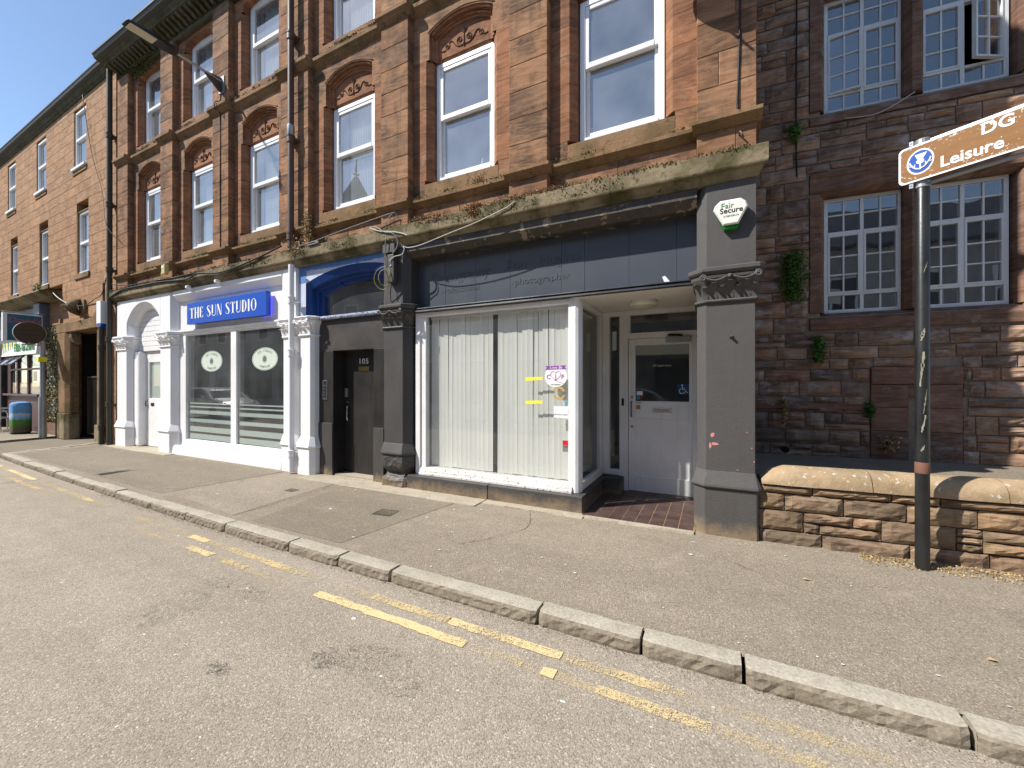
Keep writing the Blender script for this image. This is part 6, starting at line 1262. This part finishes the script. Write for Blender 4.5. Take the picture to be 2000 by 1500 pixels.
# ================================================================ PLANTS, MOSS, LITTER
def leaf_cloud(m, n, fn, rmin, rmax):
    for _ in range(n):
        c_ = Vector(fn()); r_ = random.uniform(rmin,rmax); u = Vector((random.uniform(-1,1),random.uniform(-1,1),random.uniform(-1,1))).normalized(); v = u.orthogonal().normalized(); v.rotate(Matrix.Rotation(random.uniform(0,6.28),3,u)); w = u.cross(v)
        m.add([c_-v*r_,c_-w*r_*.55,c_+v*r_,c_+w*r_*.55],[(0,1,2,3)])
def rw(u, off, z):                                       # a point on the rubble wall
    return (.38+u*math.cos(RZ)+off*math.sin(RZ), 6.6+u*math.sin(RZ)-off*math.cos(RZ), z)
def ivy(u, z0, z1, w, n, label, dry=False):
    t = thing('wall_plant', label, 'plant', rw(u,0,z0), 0, 'plants on the rubble wall'); base = Vector(rw(u,0,z0)); m = MB()
    def fn():
        k = random.random()**.8; z = lerp(z0,z1,k); ww = w*(1-.35*abs(k-.55)*1.6)*random.gauss(0,.42); return Vector(rw(u+ww, random.uniform(.02,.13)*(1-abs(ww)/w*.5), z)) - base
    leaf_cloud(m, n, fn, .012, .028); obj('leaves', m.mesh('leaves',False), M['dry'] if dry else M['leaf'], t)
    obj('stem', MB().tube([Vector(rw(u,.01,lerp(z0,z1,k/5)))-base+Vector((random.uniform(-.02,.02),0,0)) for k in range(6)], .006, 5), M['iron'], t)
ivy(.60, 2.62, 3.28, .19, 1500, 'largest bushy green plant growing high on the rubble wall')
ivy(.88, 1.78, 2.12, .10, 420, 'middle-sized green plant on the rubble wall below the window'); ivy(1.42, 1.06, 1.26, .07, 200, 'small green tuft on the band course near the blocked opening')
ivy(.62, 4.78, 5.02, .10, 240, 'small dark green tuft left of the upper rubble-wall window'); ivy(.50, .95, 1.3, .05, 140, 'withered brown sprig low on the rubble wall near the pier', True); ivy(1.62, .62, .85, .12, 180, 'dried brownish weeds at the rubble wall foot', True)
def tufts(name, label, mat, spots, n, rmin, rmax, kind=None, cat='moss'):
    m = MB()
    for (x, y, z, sx, sy, sz, k) in spots: leaf_cloud(m, int(n*k), lambda: (random.gauss(x,sx),random.gauss(y,sy),z+abs(random.gauss(0,sz))), rmin, rmax)
    return tag(obj(name, m.mesh(name,False), mat), label, cat, None, kind)
sp1 = []
for x in [random.uniform(-13.2,.35) for _ in range(70)]: sp1.append((x,4.405,3.755,.08,.012,.012,.35))
for x in (-5.35,-5.2,-5.0,-3.0,-2.6,-2.3,-1.9,-1.5,-1.3,-1.1,-7.1,-7.4,-8,-9.4): sp1.append((x,4.40,3.62,.10,.006,.06,1.0))
tufts('cornice_moss', 'dark green moss growing in clumps along the shop cornice', M['moss'], sp1, 130, .006, .016, 'stuff')
sp1 = []
for x in [random.uniform(-13.0,.3) for _ in range(90)]: sp1.append((x,4.53,6.965,.07,.012,.018,.5)); 
for x in [random.uniform(-13.0,.3) for _ in range(60)]: sp1.append((x,4.53,4.145,.07,.012,.012,.4))
tufts('string_course_moss', 'moss tufts along the sill courses of the sandstone terrace', M['moss'], sp1, 90, .006, .018, 'stuff')
t = tufts('sedum_plant', 'reddish sedum spilling over the cornice above the black fascia', M['sedum'], [(-2.75,4.39,3.66,.05,.012,.09,3.0),(-2.75,4.41,3.78,.08,.02,.02,2.0)], 160, .006, .015, 'stuff', 'plant')
for s_, lab in (((-3.35,4.39,3.70,.14,.01,.05,3),'orange-brown sedum hanging over the cornice face left of the red one'),((-3.6,4.41,3.78,.2,.02,.015,3),'low orange sedum mat on the cornice top nearest the black pier'),((-2.1,4.41,3.785,.25,.02,.015,3),'thin sedum mat on the cornice top right of the red sedum'),((-1.75,4.43,3.79,.2,.02,.012,3),'sparse sedum mat on the cornice top below the large right window'),((-2.75,4.53,4.15,.05,.015,.05,2),'small red sedum tuft on the sill course under the carved window')):
    tag(tufts('sedum_plant', lab, M['sedum'], [s_], 150, .005, .013, 'stuff', 'plant'), None, None, 'sedum on the cornice')
t = tufts('dead_plant', 'dead straggly weeds hanging over the cornice corner beside the drainpipe', M['dry'], [(-6.0,4.42,3.85,.05,.03,.22,2.5),(-6.2,4.38,3.66,.10,.02,.12,2.5),(-6.02,4.45,4.1,.03,.02,.10,1.2)], 150, .008, .022, None, 'plant')
t = tufts('green_plant', 'bright green weed growing on the pink building ledge over the takeaway', M['leaf'], [(-18.4,4.5,4.28,.12,.03,.10,1.5)], 160, .02, .04, None, 'plant')
t = tufts('eaves_moss', 'green moss hanging under the eaves at the terrace corner', M['moss'], [(-11.9,4.50,8.95,.35,.02,.05,4),(-11.9,4.56,8.75,.3,.01,.1,3)], 200, .012, .03, 'stuff')
m = MB()
for _ in range(2600):
    u = random.uniform(.75,3.2); dd = abs(random.gauss(0,.10)); x = .40+u*math.cos(RZ); y = 4.50+u*math.sin(RZ)-.02-dd; leaf_cloud(m, 1, lambda: (x,y,pz(x,y)+random.uniform(.003,.010)), .004, .014)
tag(obj('leaf_litter', m.mesh('leaf_litter',False), M['dry']), 'dry straw-coloured leaf litter swept against the low wall foot', 'litter', None, 'stuff')
m = MB()
for _ in range(330):
    if random.random() < .5: x, y = random.uniform(-7,3), random.uniform(2.7,4.3); z = pz(x,y)+.003
    else: x, y = random.uniform(-8,2.2), random.uniform(.5,2.3); z = -.1165
    r_ = random.uniform(.004,.010)*(2.4 if random.random()<.12 else 1); a = random.uniform(0,6.28); k = random.uniform(.3,1)
    m.poly([(x+r_*math.cos(q+a)*random.uniform(.6,1.2),y+r_*k*math.sin(q+a)*random.uniform(.6,1.2),z+.002) for q in (R(i*60) for i in range(6))])
tag(obj('ground_flecks', m.mesh('ground_flecks',False), M['fleck']), 'scattered white flecks and droppings on the road and pavement', 'litter', None, 'stuff')
# grit along the channel
m = MB()
for _ in range(3500):
    x = random.uniform(-8,4); y = ky(x)-abs(random.gauss(0,.035)); r_ = random.uniform(.002,.007); leaf_cloud(m, 1, lambda: (x,y,-.112+r_*.5), r_*.6, r_)
tag(obj('channel_grit', m.mesh('channel_grit',False), M['kerbf']), 'brown grit gathered in the channel along the kerb', 'grit', None, 'stuff')
for (x, y, label) in ((1.35,2.55+.6,'curled yellow dead leaf on the pavement near the kerb, right of the shop'),(.62,3.78,'small brown dead leaf on the pavement near the charcoal pier')):
    tag(obj('dead_leaf', MB().add([(0,0,.004),(.02,.012,.016),(.05,.006,.006),(.03,-.012,.012)],[(0,1,2,3)]), M['dry'], loc=(x,y,pz(x,y))), label, 'leaf')

# ================================================================ THE OTHER SIDE OF THE STREET (seen in the glass)
struct('opposite_pavement', MB().box(-60,40,-8.0,-5.0,-.3,-.02), M['pave'])
def house(x0, x1, h, mat, label, turret=None):
    t = thing('opposite_building', label, 'building', ((x0+x1)/2,-7.2,0), 0, 'buildings across the street'); cx_ = (x0+x1)/2; w = (x1-x0)/2
    obj('wall', MB().box(-w,w,-6,0,-.1,h), mat, t); obj('roof', MB().prism([(.25,h),(.25,h+.12),(-3,h+2.6),(-6.2,h)],'x',-w,w), M['slate'], t); obj('shop_fascia', MB().box(-w+.2,w-.2,.0,.12,2.7,3.4), M['opp2'], t); obj('band', MB().box(-w,w,0,.08,3.6,3.8), mat, t)
    n = max(2, int((x1-x0)/2.4))
    for fl in range(int((h-3.6)/2.8)):
        for k in range(n):
            xx = -w+(k+.5)*2*w/n; z0 = 4.4+fl*2.8; wo = obj('window', MB().box(xx-.55,xx-.47,0,.05,z0,z0+1.7).box(xx+.47,xx+.55,0,.05,z0,z0+1.7).box(xx-.47,xx+.47,0,.05,z0+1.62,z0+1.7).box(xx-.47,xx+.47,0,.05,z0,z0+.08).box(xx-.47,xx+.47,0,.05,z0+.82,z0+.88), M['upvc'], t); obj('pane', MB().box(xx-.47,xx+.47,.005,.02,z0+.08,z0+1.62), M['roomd'], wo)
    for k in range(n): xx = -w+(k+.5)*2*w/n; obj('shop_window', MB().box(xx-.8,xx+.8,.0,.03,.5,2.6), M['roomd'], t)
    return t
house(-40,-23,7.6,M['opp'],'pale rendered two-storey building across the street, farther from the terrace'); house(-22.9,-9,7.4,M['opp'],'pale rendered building with pointed corner turret across the street'); house(-8.9,3,7.0,M['opp2'],'grey rendered building across the street behind the viewer'); house(3.1,22,7.2,M['opp'],'pale rendered building across the street farther right')
TX = -19.9
t = thing('corner_turret', 'slated pointed turret with a ball finial on the roof across the street', 'turret', (TX,-8.5,7.4)); obj('drum', MB().lathe([(1.0,0),(1.0,4.9),(1.15,5.05)],(0,0,0),10), M['opp2'], t); obj('spire', MB().lathe([(1.2,5.05),(1.0,5.4),(.12,7.0)],(0,0,0),10), M['slate'], t); obj('finial', MB().lathe([(.05,6.9),(.05,7.1),(.18,7.2),(.05,7.3),(.03,8.1)],(0,0,0),8), M['dark'], t)
def car(label, paint, loc, rz):
    t = thing('parked_car', label, 'car', loc, rz, 'cars parked across the street'); prof = [(-2.05,.32),(-2.08,.62),(-2.0,.86),(-1.75,.93),(-1.35,1.30),(-.85,1.46),(.1,1.46),(.55,1.34),(1.10,.98),(1.75,.86),(2.02,.70),(2.08,.45),(2.02,.28)]
    secs = []
    for y, s_, dz in ((-.84,.0,0),(-.80,.6,0),(-.62,1,0),(.62,1,0),(.80,.6,0),(.84,.0,0)):
        secs.append([(x*(.985 if s_<.5 else 1), y*(1 if z<.95 else 1-.17*(z-.95)/.5), min(z, .30+(z-.30)*(.9+.1*s_)) if z<.95 else .30+(z-.30)*(.97+.03*s_)) for x,z in prof])
    obj('body', MB().loft(secs), paint, t, smooth='auto', bevel=.03)
    for s_ in (-1,1):
        obj('side_window', MB().poly([(x,s_*(.855-.055*((z-.95)/.4)),z) for x,z in ((-1.45,.98),(-1.2,1.28),(-.8,1.385),(.08,1.385),(.45,1.28),(.86,.99))]), M['roomd'], t); obj('mirror', MB().lathe([(.02,-.09),(.08,-.05),(.08,.05),(.02,.09)],(.75,s_*.93,1.02),10,'y'), paint, t); obj('headlight', MB().lathe([(.02,-.06),(.12,0),(.02,.06)],(1.88,s_*.62,.70),10,'x'), M['steel'], t)
        for x in (-1.3,1.32): wl = obj('wheel', MB().lathe([(.18,-.1),(.31,-.1),(.32,-.06),(.32,.06),(.31,.1),(.18,.1)],(x,s_*.76,.32),22,'y'), M['tyre'], t, smooth='auto'); obj('rim', MB().lathe([(.0,-.09),(.19,-.10),(.19,.10),(.0,.09)],(x,s_*.76,.32),14,'y'), M['steel'], wl)
    obj('windscreen', MB().quad((.60,-.60,1.33),(.60,.60,1.33),(1.08,.68,1.0),(1.08,-.68,1.0)), M['roomd'], t); obj('bumper', MB().box(1.98,2.10,-.7,.7,.32,.5), paint, t, bevel=.03); obj('number_plate', MB().box(2.10,2.11,-.26,.26,.38,.48), M['white'], t)
car('white hatchback parked on the far side of the road, seen in the white shop window', M['car'], (-20.9,-1.4,-.12), 0)
car('silver hatchback parked across the street, seen in the white door glass', M['car2'], (-2.4,-4.0,-.12), 0)
print('objects', len(bpy.data.objects))
